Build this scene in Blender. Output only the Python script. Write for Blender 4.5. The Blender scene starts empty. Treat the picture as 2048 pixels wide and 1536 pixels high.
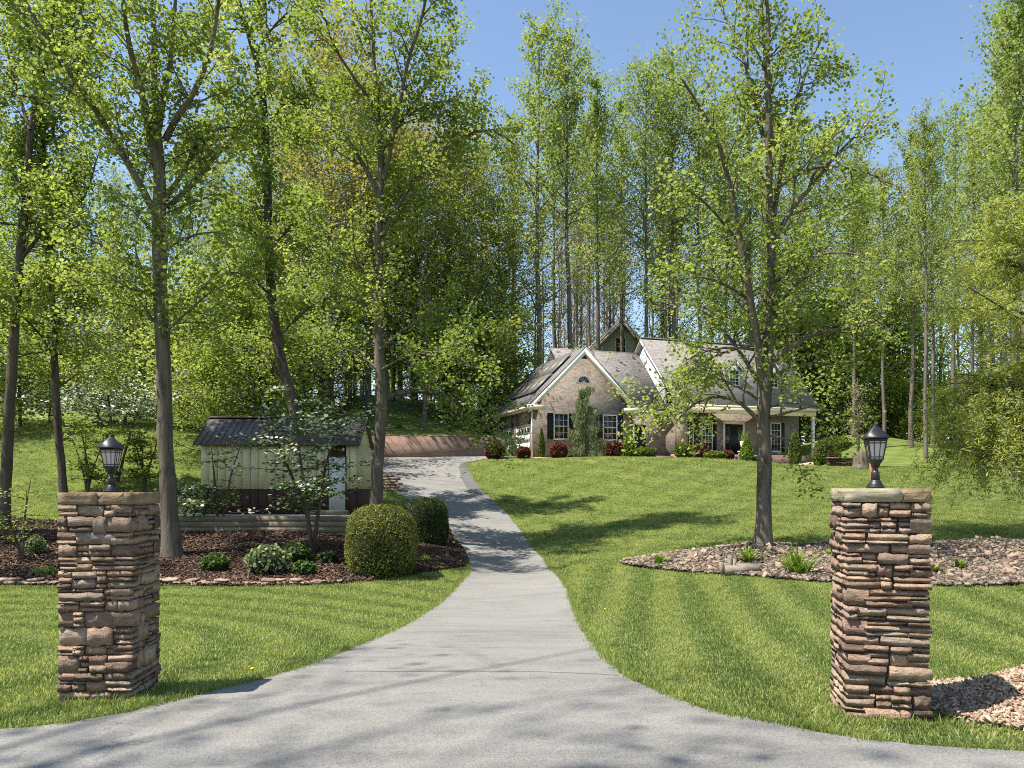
import bpy, math, random
import numpy as np
from mathutils import Vector, Matrix, geometry

# ------------------------------------------------------------------ camera, sky, sun, exposure
F, CX, HOR, EYE = 1540.0, 1024.0, 975.0, 1.7      # focal length in photo pixels, centre column, horizon row, eye height
SUN_AZ, SUN_EL = 17.0, 61.0                        # sun stands to the left and 17 degrees behind the camera's shoulder line
sc = bpy.context.scene
col = sc.collection
cam = bpy.data.cameras.new('camera'); camo = bpy.data.objects.new('camera', cam); col.objects.link(camo)
camo.location = (0, 0, EYE); camo.rotation_euler = (math.radians(90), 0, 0)
cam.sensor_fit = 'HORIZONTAL'; cam.sensor_width = 36; cam.lens = 36 * F / 2048
cam.shift_y = (HOR - 768) / 2048; cam.clip_start = 0.1; cam.clip_end = 6000
sc.camera = camo
a_ = math.radians(SUN_AZ); e_ = math.radians(SUN_EL)
SUN = Vector((-math.cos(a_) * math.cos(e_), -math.sin(a_) * math.cos(e_), math.sin(e_)))
w = bpy.data.worlds.new('World'); sc.world = w; w.use_nodes = True
nt = w.node_tree; nt.nodes.clear()
sky = nt.nodes.new('ShaderNodeTexSky'); sky.sky_type = 'NISHITA'; sky.sun_disc = False
sky.sun_elevation = e_; sky.sun_rotation = math.atan2(SUN.x, SUN.y)
sky.altitude = 600; sky.air_density = 1.15; sky.dust_density = 0.5; sky.ozone_density = 1.0
bg = nt.nodes.new('ShaderNodeBackground'); bg.inputs[1].default_value = 0.103
wo = nt.nodes.new('ShaderNodeOutputWorld')
nt.links.new(sky.outputs[0], bg.inputs[0]); nt.links.new(bg.outputs[0], wo.inputs[0])
sl = bpy.data.lights.new('sun', 'SUN'); sl.energy = 4.7; sl.angle = math.radians(0.53); sl.color = (1.0, 0.945, 0.86)
so = bpy.data.objects.new('sun', sl); col.objects.link(so); so.location = (-20, -10, 40)
so.rotation_euler = SUN.to_track_quat('Z', 'Y').to_euler()
vs = sc.view_settings; vs.view_transform = 'Standard'; vs.look = 'None'; vs.exposure = 1.1; vs.gamma = 1.0; vs.use_curve_mapping = False
cy = sc.cycles; cy.max_bounces = 6; cy.diffuse_bounces = 3; cy.glossy_bounces = 2; cy.transmission_bounces = 4; cy.transparent_max_bounces = 4
cy.use_denoising = False; cy.caustics_reflective = False; cy.caustics_refractive = False
cy.use_adaptive_sampling = True; cy.adaptive_threshold = 0.01; cy.filter_width = 1.0

R = np.random.RandomState
rad = math.radians

# ------------------------------------------------------------------ helpers
def P(px, py, d, off=0.0):
    d = d + off
    return np.array(((px - CX) / F * d, d, EYE + (HOR - py) / F * d))

def mesh_from(name, V, faces, mat=None, smooth=False, tint=None):
    """faces: list of integer arrays (n,k)"""
    me = bpy.data.meshes.new(name)
    V = np.asarray(V, dtype=np.float32)
    faces = [np.asarray(f, dtype=np.int32) for f in faces if len(f)]
    me.vertices.add(len(V)); me.vertices.foreach_set('co', V.ravel())
    loops = np.concatenate([f.ravel() for f in faces])
    sizes = np.concatenate([np.full(len(f), f.shape[1], dtype=np.int32) for f in faces])
    starts = np.concatenate(([0], np.cumsum(sizes)[:-1])).astype(np.int32)
    me.loops.add(len(loops)); me.loops.foreach_set('vertex_index', loops)
    me.polygons.add(len(sizes)); me.polygons.foreach_set('loop_start', starts); me.polygons.foreach_set('loop_total', sizes)
    if smooth: me.polygons.foreach_set('use_smooth', np.ones(len(sizes), dtype=bool))
    if tint is not None:
        at = me.attributes.new('tint', 'FLOAT', 'FACE'); at.data.foreach_set('value', np.asarray(tint, dtype=np.float32))
    if mat: me.materials.append(mat)
    me.update(calc_edges=True); me.validate()
    return me

def obj(name, me, parent=None, loc=(0, 0, 0), rot=(0, 0, 0), scale=(1, 1, 1)):
    o = bpy.data.objects.new(name, me); col.objects.link(o)
    o.location = loc; o.rotation_euler = rot; o.scale = scale
    if parent is not None: o.parent = parent
    return o

def tag(o, label, cat, group=None):
    o['label'] = label; o['category'] = cat
    if group: o['group'] = group
    return o

def thing(name, label, cat, loc=(0, 0, 0), rz=0.0, group=None):
    return tag(obj(name, None, None, loc, (0, 0, rz)), label, cat, group)

def kind(o, k): o['kind'] = k; return o

class MB:
    """collects boxes / prisms / lathes as one mesh"""
    def __init__(s): s.v = []; s.f = {}; s.n = 0
    def add(s, V, Fs):
        for f in Fs: s.f.setdefault(len(f), []).append([i + s.n for i in f])
        s.v.extend([tuple(v) for v in V]); s.n += len(V)
    def box(s, x0, y0, z0, x1, y1, z1, rz=0, c=None):
        V = [(x, y, z) for z in (z0, z1) for y in (y0, y1) for x in (x0, x1)]
        if rz:
            cx, cy_ = c or ((x0 + x1) / 2, (y0 + y1) / 2)
            V = [(cx + (x - cx) * math.cos(rz) - (y - cy_) * math.sin(rz), cy_ + (x - cx) * math.sin(rz) + (y - cy_) * math.cos(rz), z) for x, y, z in V]
        s.add(V, [(0, 2, 3, 1), (4, 5, 7, 6), (0, 1, 5, 4), (2, 6, 7, 3), (0, 4, 6, 2), (1, 3, 7, 5)]); return s
    def prism(s, poly, vec):
        """poly: 3D loop, extruded by vec"""
        n = len(poly); vec = np.array(vec); A = [np.array(p, float) for p in poly]; B = [p + vec for p in A]
        s.add(A + B, [tuple(range(n))[::-1], tuple(range(n, 2 * n))] + [(i, (i + 1) % n, n + (i + 1) % n, n + i) for i in range(n)]); return s
    def lathe(s, prof, n=16, c=(0, 0), flute=0.0, phase=0.0):
        V = []; 
        for r, z in prof:
            for k in range(n):
                a = 2 * math.pi * k / n + phase; rr = r * (1 - flute * (k % 2)); V.append((c[0] + rr * math.cos(a), c[1] + rr * math.sin(a), z))
        Fs = [tuple(range(n))[::-1], tuple((len(prof) - 1) * n + k for k in range(n))]
        for i in range(len(prof) - 1):
            for k in range(n): Fs.append((i * n + k, i * n + (k + 1) % n, (i + 1) * n + (k + 1) % n, (i + 1) * n + k))
        s.add(V, Fs); return s
    def bar(s, a, b, r, n=6):
        V, Q = tube([a, b], [r, r], n); s.add(V.tolist(), [tuple(q) for q in Q.tolist()]); return s
    def mesh(s, name, mat, smooth=False): return mesh_from(name, s.v, [np.array(v) for v in s.f.values()], mat, smooth)
    def build(s, name, mat, parent=None, smooth=False, **k): return obj(name, s.mesh(name, mat, smooth), parent, **k)

def tube(pts, radii, k=6):
    pts = np.asarray(pts, float); n = len(pts)
    t = np.gradient(pts, axis=0); t /= np.linalg.norm(t, axis=1)[:, None] + 1e-9
    ref = np.array((0.31, 0.93, 0.17)) if abs(t[0][2]) > 0.7 else np.array((0.05, 0.11, 1.0))
    u = np.cross(t, ref); u /= np.linalg.norm(u, axis=1)[:, None] + 1e-9
    v = np.cross(t, u)
    ang = np.arange(k) * 2 * np.pi / k
    r = np.asarray(radii, float)[:, None, None]
    V = pts[:, None, :] + r * (np.cos(ang)[None, :, None] * u[:, None, :] + np.sin(ang)[None, :, None] * v[:, None, :])
    i = np.arange(n - 1)[:, None] * k; j = np.arange(k)[None, :]; j2 = (j + 1) % k
    Q = np.stack([i + j, i + j2, i + k + j2, i + k + j], -1).reshape(-1, 4)
    return V.reshape(-1, 3), Q

# ------------------------------------------------------------------ materials
def nodes(name):
    m = bpy.data.materials.new(name); m.use_nodes = True; n = m.node_tree; n.nodes.clear()
    return m, n
def N(n, t, **k):
    x = n.nodes.new(t)
    for a, b in k.items():
        if a.startswith('i_'): x.inputs[int(a[2:]) if a[2:].isdigit() else a[2:].replace('_', ' ')].default_value = b
        else: setattr(x, a, b)
    return x
def L(n, a, b): n.links.new(a, b)
def ramp(n, stops, interp='LINEAR'):
    r = N(n, 'ShaderNodeValToRGB'); cr = r.color_ramp; cr.interpolation = interp
    while len(cr.elements) < len(stops): cr.elements.new(0.5)
    for e, (p, c) in zip(cr.elements, stops): e.position = p; e.color = (*c, 1)
    return r
def noise(n, scale, detail=4, rough=0.55, vec=None, dist=0.0):
    x = N(n, 'ShaderNodeTexNoise'); x.inputs['Scale'].default_value = scale; x.inputs['Detail'].default_value = detail
    x.inputs['Roughness'].default_value = rough; x.inputs['Distortion'].default_value = dist
    if vec is not None: L(n, vec, x.inputs['Vector'])
    return x
def mixc(n, fac, a, b, mode='MIX'):
    x = N(n, 'ShaderNodeMix', data_type='RGBA', blend_type=mode)
    for s, v in ((0, fac), (6, a), (7, b)):
        if hasattr(v, 'links'): L(n, v, x.inputs[s])
        else: x.inputs[s].default_value = v if s == 0 else (*v, 1)
    return x.outputs[2]
def math_(n, op, a, b=0.0, c=0.0):
    x = N(n, 'ShaderNodeMath', operation=op)
    for i, v in enumerate((a, b, c)):
        if hasattr(v, 'links'): L(n, v, x.inputs[i])
        else: x.inputs[i].default_value = v
    return x.outputs[0]
def bsdf(n, colr, rough=0.8, bump=None, bstr=0.3, bdist=0.02, metal=0.0, spec=0.3):
    p = N(n, 'ShaderNodeBsdfPrincipled')
    if hasattr(colr, 'links'): L(n, colr, p.inputs['Base Color'])
    else: p.inputs['Base Color'].default_value = (*colr, 1)
    p.inputs['Roughness'].default_value = rough; p.inputs['Metallic'].default_value = metal
    p.inputs['Specular IOR Level'].default_value = spec
    if bump is not None:
        b = N(n, 'ShaderNodeBump'); b.inputs['Strength'].default_value = bstr; b.inputs['Distance'].default_value = bdist
        L(n, bump, b.inputs['Height']); L(n, b.outputs[0], p.inputs['Normal'])
    o = N(n, 'ShaderNodeOutputMaterial'); L(n, p.outputs[0], o.inputs[0]); return p
def pos(n): return N(n, 'ShaderNodeNewGeometry').outputs['Position']
def mapped(n, vec, scale=(1, 1, 1), rot=(0, 0, 0), loc=(0, 0, 0)):
    x = N(n, 'ShaderNodeMapping'); L(n, vec, x.inputs[0]); x.inputs['Location'].default_value = loc
    x.inputs['Rotation'].default_value = rot; x.inputs['Scale'].default_value = scale; return x.outputs[0]
def lerp3(a, b, t): return tuple(x + (y - x) * t for x, y in zip(a, b))

def simple(name, c, rough=0.7, var=0.15, scale=6, bstr=0.15, bdist=0.01, metal=0.0, spec=0.3, stretch=(1, 1, 1)):
    m, n = nodes(name); q = noise(n, scale, 5, 0.6, mapped(n, pos(n), stretch))
    r = ramp(n, [(0.3, tuple(x * (1 - var) for x in c)), (0.7, tuple(min(1, x * (1 + var)) for x in c))]); L(n, q.outputs[0], r.inputs[0])
    bsdf(n, r.outputs[0], rough, q.outputs[0], bstr, bdist, metal, spec); return m

def leaf_mat(name, stops, trans=0.42, tcol=None, rough=0.65):
    """stops: colour ramp over the per-leaf tint"""
    m, n = nodes(name)
    at = N(n, 'ShaderNodeAttribute', attribute_name='tint'); oi = N(n, 'ShaderNodeObjectInfo')
    f = math_(n, 'ADD', at.outputs['Fac'], math_(n, 'MULTIPLY', math_(n, 'SUBTRACT', oi.outputs['Random'], 0.5), 0.16))
    r = ramp(n, stops); L(n, f, r.inputs[0])
    d = N(n, 'ShaderNodeBsdfDiffuse'); L(n, r.outputs[0], d.inputs[0])
    t = N(n, 'ShaderNodeBsdfTranslucent'); L(n, mixc(n, 1.0, r.outputs[0], tcol or (1.0, 1.0, 0.45), 'MULTIPLY'), t.inputs[0])
    mx = N(n, 'ShaderNodeMixShader'); mx.inputs[0].default_value = trans; L(n, d.outputs[0], mx.inputs[1]); L(n, t.outputs[0], mx.inputs[2])
    g = N(n, 'ShaderNodeBsdfGlossy'); g.inputs['Roughness'].default_value = rough; g.inputs[0].default_value = (0.8, 0.8, 0.8, 1)
    m2 = N(n, 'ShaderNodeMixShader'); m2.inputs[0].default_value = 0.02; L(n, mx.outputs[0], m2.inputs[1]); L(n, g.outputs[0], m2.inputs[2])
    o = N(n, 'ShaderNodeOutputMaterial'); L(n, m2.outputs[0], o.inputs[0]); return m

def bark_mat(name, dark, light):
    m, n = nodes(name); p = pos(n)
    a = noise(n, 7, 6, 0.65, mapped(n, p, (1, 1, 0.13)), 0.6); b = noise(n, 0.9, 4, 0.6, mapped(n, p, (1, 1, 0.5)))
    f = math_(n, 'ADD', math_(n, 'MULTIPLY', a.outputs[0], 0.75), math_(n, 'MULTIPLY', b.outputs[0], 0.3))
    r = ramp(n, [(0.36, dark), (0.5, lerp3(dark, light, 0.5)), (0.66, light)]); L(n, f, r.inputs[0])
    bsdf(n, r.outputs[0], 0.9, a.outputs[0], 0.9, 0.05, spec=0.15); return m

M = {}
M['bark'] = bark_mat('poplar_bark', (0.05, 0.04, 0.03), (0.185, 0.155, 0.118))
M['bark_dark'] = bark_mat('dark_bark', (0.035, 0.028, 0.022), (0.13, 0.105, 0.08))
M['bark_far'] = bark_mat('wood_bark', (0.07, 0.058, 0.045), (0.21, 0.18, 0.145))
M['leaf'] = leaf_mat('poplar_leaf', [(0.0, (0.145, 0.2, 0.042)), (0.4, (0.265, 0.33, 0.075)), (0.8, (0.385, 0.44, 0.115)), (1.0, (0.48, 0.5, 0.17))], 0.55, (0.97, 1.0, 0.62))
M['leaf_far'] = leaf_mat('wood_leaf', [(0.0, (0.175, 0.235, 0.06)), (0.45, (0.285, 0.35, 0.095)), (0.85, (0.39, 0.44, 0.135)), (1.0, (0.46, 0.48, 0.18))], 0.55, (0.97, 1.0, 0.6))
M['leaf_fresh'] = leaf_mat('fresh_leaf', [(0.0, (0.175, 0.235, 0.045)), (0.5, (0.285, 0.35, 0.075)), (1.0, (0.4, 0.44, 0.12))], 0.55, (0.97, 1.0, 0.58))
M['leaf_tan'] = leaf_mat('catkin_leaf', [(0.0, (0.22, 0.25, 0.05)), (0.5, (0.36, 0.33, 0.09)), (1.0, (0.48, 0.37, 0.17))], 0.5, (1, 0.95, 0.6))
M['leaf_dark'] = leaf_mat('evergreen_leaf', [(0.0, (0.016, 0.035, 0.010)), (0.6, (0.035, 0.068, 0.015)), (1.0, (0.065, 0.105, 0.022))], 0.15)
M['leaf_bud'] = leaf_mat('bud_leaf', [(0.0, (0.2, 0.16, 0.10)), (0.5, (0.30, 0.25, 0.17)), (1.0, (0.2, 0.24, 0.07))], 0.3, (1, 0.95, 0.7))
M['leaf_willow'] = leaf_mat('willow_leaf', [(0.0, (0.25, 0.3, 0.08)), (0.5, (0.38, 0.43, 0.12)), (1.0, (0.5, 0.52, 0.18))], 0.55)
M['leaf_mid'] = leaf_mat('glossy_leaf', [(0.0, (0.035, 0.075, 0.014)), (0.6, (0.08, 0.14, 0.022)), (1.0, (0.15, 0.21, 0.04))], 0.3)
M['leaf_dogwood'] = leaf_mat('dogwood_leaf', [(0.0, (0.06, 0.12, 0.025)), (0.42, (0.12, 0.19, 0.04)), (0.55, (0.24, 0.29, 0.14)), (0.62, (0.62, 0.62, 0.52)), (1.0, (0.74, 0.74, 0.66))], 0.35, (1, 1, 0.75))
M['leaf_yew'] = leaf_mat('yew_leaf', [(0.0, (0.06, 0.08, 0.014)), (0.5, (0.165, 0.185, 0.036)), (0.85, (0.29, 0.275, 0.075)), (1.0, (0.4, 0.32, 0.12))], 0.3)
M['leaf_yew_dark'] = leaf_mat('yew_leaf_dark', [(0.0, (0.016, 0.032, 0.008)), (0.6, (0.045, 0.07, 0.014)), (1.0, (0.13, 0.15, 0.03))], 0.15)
M['leaf_red'] = leaf_mat('barberry_leaf', [(0.0, (0.055, 0.016, 0.012)), (0.6, (0.13, 0.036, 0.026)), (1.0, (0.24, 0.10, 0.05))], 0.3, (1, 0.7, 0.5))
M['leaf_box'] = leaf_mat('boxwood_leaf', [(0.0, (0.05, 0.09, 0.012)), (0.6, (0.13, 0.17, 0.022)), (1.0, (0.24, 0.25, 0.04))], 0.25)
M['leaf_spruce'] = leaf_mat('spruce_leaf', [(0.0, (0.08, 0.15, 0.014)), (0.6, (0.17, 0.27, 0.022)), (1.0, (0.26, 0.36, 0.04))], 0.25)
M['leaf_cedar'] = leaf_mat('cedar_leaf', [(0.0, (0.15, 0.19, 0.085)), (0.6, (0.26, 0.31, 0.14)), (1.0, (0.36, 0.4, 0.21))], 0.3)
M['leaf_lily'] = leaf_mat('lily_leaf', [(0.0, (0.07, 0.14, 0.016)), (0.6, (0.15, 0.25, 0.025)), (1.0, (0.24, 0.34, 0.04))], 0.4)
M['leaf_grass'] = leaf_mat('grass_blade', [(0.0, (0.115, 0.17, 0.035)), (0.3, (0.205, 0.275, 0.055)), (0.7, (0.345, 0.405, 0.105)), (0.93, (0.43, 0.475, 0.16)), (1.0, (0.5, 0.49, 0.21))], 0.5, (1, 1, .7))
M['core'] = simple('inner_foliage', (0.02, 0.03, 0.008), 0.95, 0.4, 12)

def lawn_material():
    m, n = nodes('mown_lawn'); p = pos(n)
    sx = N(n, 'ShaderNodeSeparateXYZ'); L(n, p, sx.inputs[0]); x, y = sx.outputs[0], sx.outputs[1]
    wob = math_(n, 'MULTIPLY', math_(n, 'SUBTRACT', noise(n, 0.35, 2, 0.5, p).outputs[0], 0.5), 0.5)
    def stripes(ax, ay, width):
        v = math_(n, 'ADD', math_(n, 'ADD', math_(n, 'MULTIPLY', x, ax), math_(n, 'MULTIPLY', y, ay)), wob)
        return math_(n, 'MULTIPLY_ADD', math_(n, 'TANH', math_(n, 'MULTIPLY', math_(n, 'SINE', math_(n, 'MULTIPLY', v, math.pi / width)), 2.2)), 0.5, 0.5)
    rd = math_(n, 'SQRT', math_(n, 'ADD', math_(n, 'POWER', math_(n, 'ADD', x, 9.0), 2.0), math_(n, 'POWER', math_(n, 'SUBTRACT', y, 8.0), 2.0)))
    left = math_(n, 'MULTIPLY_ADD', math_(n, 'TANH', math_(n, 'MULTIPLY', math_(n, 'SINE', math_(n, 'MULTIPLY', math_(n, 'ADD', rd, wob), math.pi / 0.6)), 2.0)), 0.5, 0.5); right = stripes(0.983, -0.18, 0.53)
    hill = math_(n, 'MULTIPLY', math_(n, 'ADD', stripes(0.80, -0.6, 1.0), stripes(0.72, 0.69, 1.0)), 0.5)
    far = math_(n, 'GREATER_THAN', y, 21.0); rt = math_(n, 'GREATER_THAN', x, -0.6)
    st = N(n, 'ShaderNodeMix'); L(n, rt, st.inputs[0]); L(n, left, st.inputs[2]); L(n, right, st.inputs[3])
    st2 = N(n, 'ShaderNodeMix'); L(n, far, st2.inputs[0]); L(n, st.outputs[0], st2.inputs[2]); L(n, hill, st2.inputs[3])
    big = noise(n, 0.55, 4, 0.6, p); mid = noise(n, 5, 4, 0.65, p); fine = noise(n, 60, 3, 0.7, mapped(n, p, (1, 0.5, 1)))
    f = math_(n, 'ADD', math_(n, 'MULTIPLY', big.outputs[0], 0.4), math_(n, 'ADD', math_(n, 'MULTIPLY', mid.outputs[0], 0.42), math_(n, 'MULTIPLY', fine.outputs[0], 0.28)))
    f = math_(n, 'ADD', f, math_(n, 'MULTIPLY', math_(n, 'SUBTRACT', st2.outputs[0], 0.5), math_(n, 'MULTIPLY_ADD', far, -0.015, 0.15)))  # mowing stripes tint the lawn, standing in for the sheen of leaning blades
    r = ramp(n, [(0.28, (0.052, 0.082, 0.015)), (0.5, (0.108, 0.142, 0.03)), (0.66, (0.16, 0.188, 0.05)), (0.85, (0.245, 0.24, 0.09))]); L(n, f, r.inputs[0])
    bsdf(n, r.outputs[0], 0.9, fine.outputs[0], 0.7, 0.03, spec=0.12); return m
M['lawn'] = lawn_material()

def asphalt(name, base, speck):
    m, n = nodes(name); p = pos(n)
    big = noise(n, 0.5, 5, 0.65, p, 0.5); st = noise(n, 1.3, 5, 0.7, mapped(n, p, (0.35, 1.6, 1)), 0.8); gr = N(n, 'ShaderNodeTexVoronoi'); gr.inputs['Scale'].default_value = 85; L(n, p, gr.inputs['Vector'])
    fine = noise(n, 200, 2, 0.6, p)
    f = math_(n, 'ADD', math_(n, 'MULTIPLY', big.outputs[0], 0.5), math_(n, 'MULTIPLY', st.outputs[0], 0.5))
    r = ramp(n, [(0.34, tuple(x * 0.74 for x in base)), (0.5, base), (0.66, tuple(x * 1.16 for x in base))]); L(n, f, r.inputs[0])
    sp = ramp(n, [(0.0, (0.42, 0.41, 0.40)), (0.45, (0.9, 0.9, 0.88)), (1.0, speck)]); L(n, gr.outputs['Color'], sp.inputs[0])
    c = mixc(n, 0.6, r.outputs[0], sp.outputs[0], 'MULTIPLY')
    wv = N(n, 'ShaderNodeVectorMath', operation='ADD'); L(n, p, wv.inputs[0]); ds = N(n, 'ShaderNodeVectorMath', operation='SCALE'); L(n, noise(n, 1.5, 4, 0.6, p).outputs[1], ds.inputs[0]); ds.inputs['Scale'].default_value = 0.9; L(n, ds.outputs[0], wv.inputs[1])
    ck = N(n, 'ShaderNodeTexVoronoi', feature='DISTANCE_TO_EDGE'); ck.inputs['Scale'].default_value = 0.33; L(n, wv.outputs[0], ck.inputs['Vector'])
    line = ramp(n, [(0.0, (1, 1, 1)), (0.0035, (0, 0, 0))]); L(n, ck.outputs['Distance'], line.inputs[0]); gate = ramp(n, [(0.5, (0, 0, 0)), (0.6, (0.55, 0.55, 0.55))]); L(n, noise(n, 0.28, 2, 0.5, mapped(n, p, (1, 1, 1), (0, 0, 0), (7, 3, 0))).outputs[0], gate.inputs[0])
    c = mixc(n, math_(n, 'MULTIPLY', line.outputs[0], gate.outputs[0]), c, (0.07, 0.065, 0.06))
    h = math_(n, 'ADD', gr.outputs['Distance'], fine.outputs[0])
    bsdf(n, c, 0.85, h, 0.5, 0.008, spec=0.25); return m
M['asphalt'] = asphalt('aged_asphalt', (0.215, 0.206, 0.19), (1.3, 1.27, 1.2))
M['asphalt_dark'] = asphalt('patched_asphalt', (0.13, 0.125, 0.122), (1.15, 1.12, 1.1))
M['dark_line'] = simple('dark_line_grey', (0.06, 0.058, 0.055), 0.8)

def stone_mat():
    m, n = nodes('ledge_stone'); p = pos(n); oi = N(n, 'ShaderNodeObjectInfo')
    r = ramp(n, [(0.0, (0.15, 0.105, 0.082)), (0.14, (0.26, 0.185, 0.135)), (0.3, (0.355, 0.258, 0.188)), (0.45, (0.28, 0.175, 0.135)), (0.58, (0.41, 0.315, 0.23)), (0.72, (0.3, 0.24, 0.192)), (0.85, (0.41, 0.28, 0.195)), (1.0, (0.43, 0.345, 0.25))])
    L(n, oi.outputs['Random'], r.inputs[0])
    a = noise(n, 9, 6, 0.65, mapped(n, p, (1, 1, 2.2)), 0.5); b = noise(n, 45, 5, 0.7, p)
    v = ramp(n, [(0.3, (0.62, 0.6, 0.58)), (0.5, (0.97, 0.96, 0.95)), (0.72, (1.2, 1.13, 1.02))]); L(n, a.outputs[0], v.inputs[0])
    c = mixc(n, 1.0, r.outputs[0], v.outputs[0], 'MULTIPLY')
    s = ramp(n, [(0.35, (0.75, 0.74, 0.73)), (0.6, (1.08, 1.07, 1.05))]); L(n, b.outputs[0], s.inputs[0])
    c = mixc(n, 0.8, c, s.outputs[0], 'MULTIPLY')
    h = math_(n, 'ADD', math_(n, 'MULTIPLY', a.outputs[0], 0.8), math_(n, 'MULTIPLY', b.outputs[0], 0.45))
    bsdf(n, c, 0.9, h, 1.0, 0.035, spec=0.2); return m
M['stone'] = stone_mat()
M['mortar'] = simple('dark_mortar', (0.085, 0.066, 0.05), 0.95)
M['slab_green'] = simple('greenish_slab', (0.29, 0.255, 0.165), 0.9, 0.25, 9, 0.5, 0.02, stretch=(1, 1, 4))
M['slab_brown'] = simple('brown_slab', (0.235, 0.165, 0.095), 0.9, 0.35, 7, 0.7, 0.03, stretch=(1, 1, 3))
M['slab_grey'] = simple('grey_slab', (0.235, 0.195, 0.15), 0.9, 0.3, 7, 0.5, 0.02)

def brick_mat(name, c1, c2, mort, scale=1.0, rz=0.0, side=False):
    m, n = nodes(name); tc = N(n, 'ShaderNodeTexCoord')
    v = mapped(n, tc.outputs['Object'], (1, 1, 1), (0, 0, 0))
    sx = N(n, 'ShaderNodeSeparateXYZ'); L(n, v, sx.inputs[0]); cb = N(n, 'ShaderNodeCombineXYZ')
    L(n, math_(n, 'ADD', sx.outputs[0], sx.outputs[1]), cb.inputs[0]); L(n, sx.outputs[2], cb.inputs[1])
    b = N(n, 'ShaderNodeTexBrick'); L(n, cb.outputs[0], b.inputs['Vector']); b.inputs['Scale'].default_value = 1.0 / scale
    b.inputs['Brick Width'].default_value = 0.215; b.inputs['Row Height'].default_value = 0.075; b.inputs['Mortar Size'].default_value = 0.010
    b.inputs['Color1'].default_value = (*c1, 1); b.inputs['Color2'].default_value = (*c2, 1); b.inputs['Mortar'].default_value = (*mort, 1); b.inputs['Bias'].default_value = -0.1
    q = noise(n, 1.2, 5, 0.7, pos(n)); k = ramp(n, [(0.3, (0.8, 0.8, 0.8)), (0.7, (1.15, 1.13, 1.1))]); L(n, q.outputs[0], k.inputs[0])
    bsdf(n, mixc(n, 1.0, b.outputs[0], k.outputs[0], 'MULTIPLY'), 0.9, b.outputs['Fac'], -0.4, 0.01, spec=0.2); return m
M['brick'] = brick_mat('tan_brick', (0.28, 0.225, 0.18), (0.125, 0.095, 0.08), (0.29, 0.255, 0.22))
M['brick_red'] = brick_mat('red_brick', (0.27, 0.15, 0.105), (0.17, 0.09, 0.07), (0.30, 0.25, 0.21))

def shingle_mat(name, base):
    m, n = nodes(name); tc = N(n, 'ShaderNodeTexCoord'); sx = N(n, 'ShaderNodeSeparateXYZ'); L(n, tc.outputs['Object'], sx.inputs[0])
    cb = N(n, 'ShaderNodeCombineXYZ'); L(n, math_(n, 'ADD', sx.outputs[0], math_(n, 'MULTIPLY', sx.outputs[1], 0.37)), cb.inputs[0]); L(n, math_(n, 'MULTIPLY', sx.outputs[2], 1.0), cb.inputs[1])
    b = N(n, 'ShaderNodeTexBrick'); L(n, cb.outputs[0], b.inputs['Vector']); b.inputs['Scale'].default_value = 1.0
    b.inputs['Brick Width'].default_value = 0.33; b.inputs['Row Height'].default_value = 0.14; b.inputs['Mortar Size'].default_value = 0.012; b.inputs['Bias'].default_value = 0.1
    b.inputs['Color1'].default_value = (*tuple(x * 1.12 for x in base), 1); b.inputs['Color2'].default_value = (*tuple(x * 0.85 for x in base), 1); b.inputs['Mortar'].default_value = (*tuple(x * 0.6 for x in base), 1)
    q = noise(n, 0.8, 5, 0.7, pos(n)); k = ramp(n, [(0.3, (0.86, 0.86, 0.86)), (0.7, (1.1, 1.1, 1.1))]); L(n, q.outputs[0], k.inputs[0])
    bsdf(n, mixc(n, 1.0, b.outputs[0], k.outputs[0], 'MULTIPLY'), 0.9, b.outputs['Fac'], -0.5, 0.012, spec=0.2); return m
M['shingle'] = shingle_mat('grey_shingle', (0.24, 0.218, 0.206))
M['shingle_dark'] = shingle_mat('dark_shingle', (0.085, 0.08, 0.08))
M['trim'] = simple('white_trim', (0.74, 0.72, 0.66), 0.5, 0.05)
M['trim_cream'] = simple('cream_trim', (0.68, 0.62, 0.49), 0.55, 0.06)
M['siding'] = simple('pale_siding', (0.36, 0.38, 0.37), 0.6, 0.05)
M['siding_grey'] = simple('grey_green_siding', (0.42, 0.42, 0.34), 0.8, 0.12)
M['black'] = simple('black_paint', (0.016, 0.015, 0.015), 0.5, 0.2)
M['lamp_metal'] = simple('charcoal_metal', (0.02, 0.019, 0.021), 0.45, 0.15, 20, 0.05, 0.002, spec=0.5)
M['frost'] = simple('frosted_glass', (0.5, 0.46, 0.4), 0.3, 0.08, 4)
M['soil'] = simple('dark_soil', (0.06, 0.04, 0.028), 0.95, 0.4, 8, 0.8, 0.05)
M['timber'] = simple('weathered_timber', (0.20, 0.165, 0.115), 0.9, 0.35, 3, 0.6, 0.02, stretch=(0.25, 1, 6))
M['gravel_pad'] = simple('grey_gravel', (0.36, 0.34, 0.31), 0.95, 0.35, 22, 0.8, 0.03)
M['shed_cream'] = simple('cream_board', (0.6, 0.52, 0.31), 0.7, 0.10, 3, 0.15, stretch=(4, 4, 0.4))
M['shed_brown'] = simple('brown_board', (0.055, 0.026, 0.018), 0.75, 0.25, 4, 0.2, stretch=(4, 4, 0.4))
M['shed_roof'] = simple('dark_ribbed_roof', (0.085, 0.07, 0.07), 0.6, 0.25, 3)
M['door_white'] = simple('pale_door', (0.56, 0.6, 0.6), 0.5, 0.06)
M['chip_red'] = leaf_mat('bark_chip', [(0.0, (0.032, 0.018, 0.012)), (0.6, (0.085, 0.048, 0.031)), (1.0, (0.185, 0.12, 0.075))], 0.0)
M['chip_tan'] = leaf_mat('tan_chip', [(0.0, (0.20, 0.13, 0.085)), (0.6, (0.36, 0.26, 0.175)), (1.0, (0.5, 0.4, 0.29))], 0.0)
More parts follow.
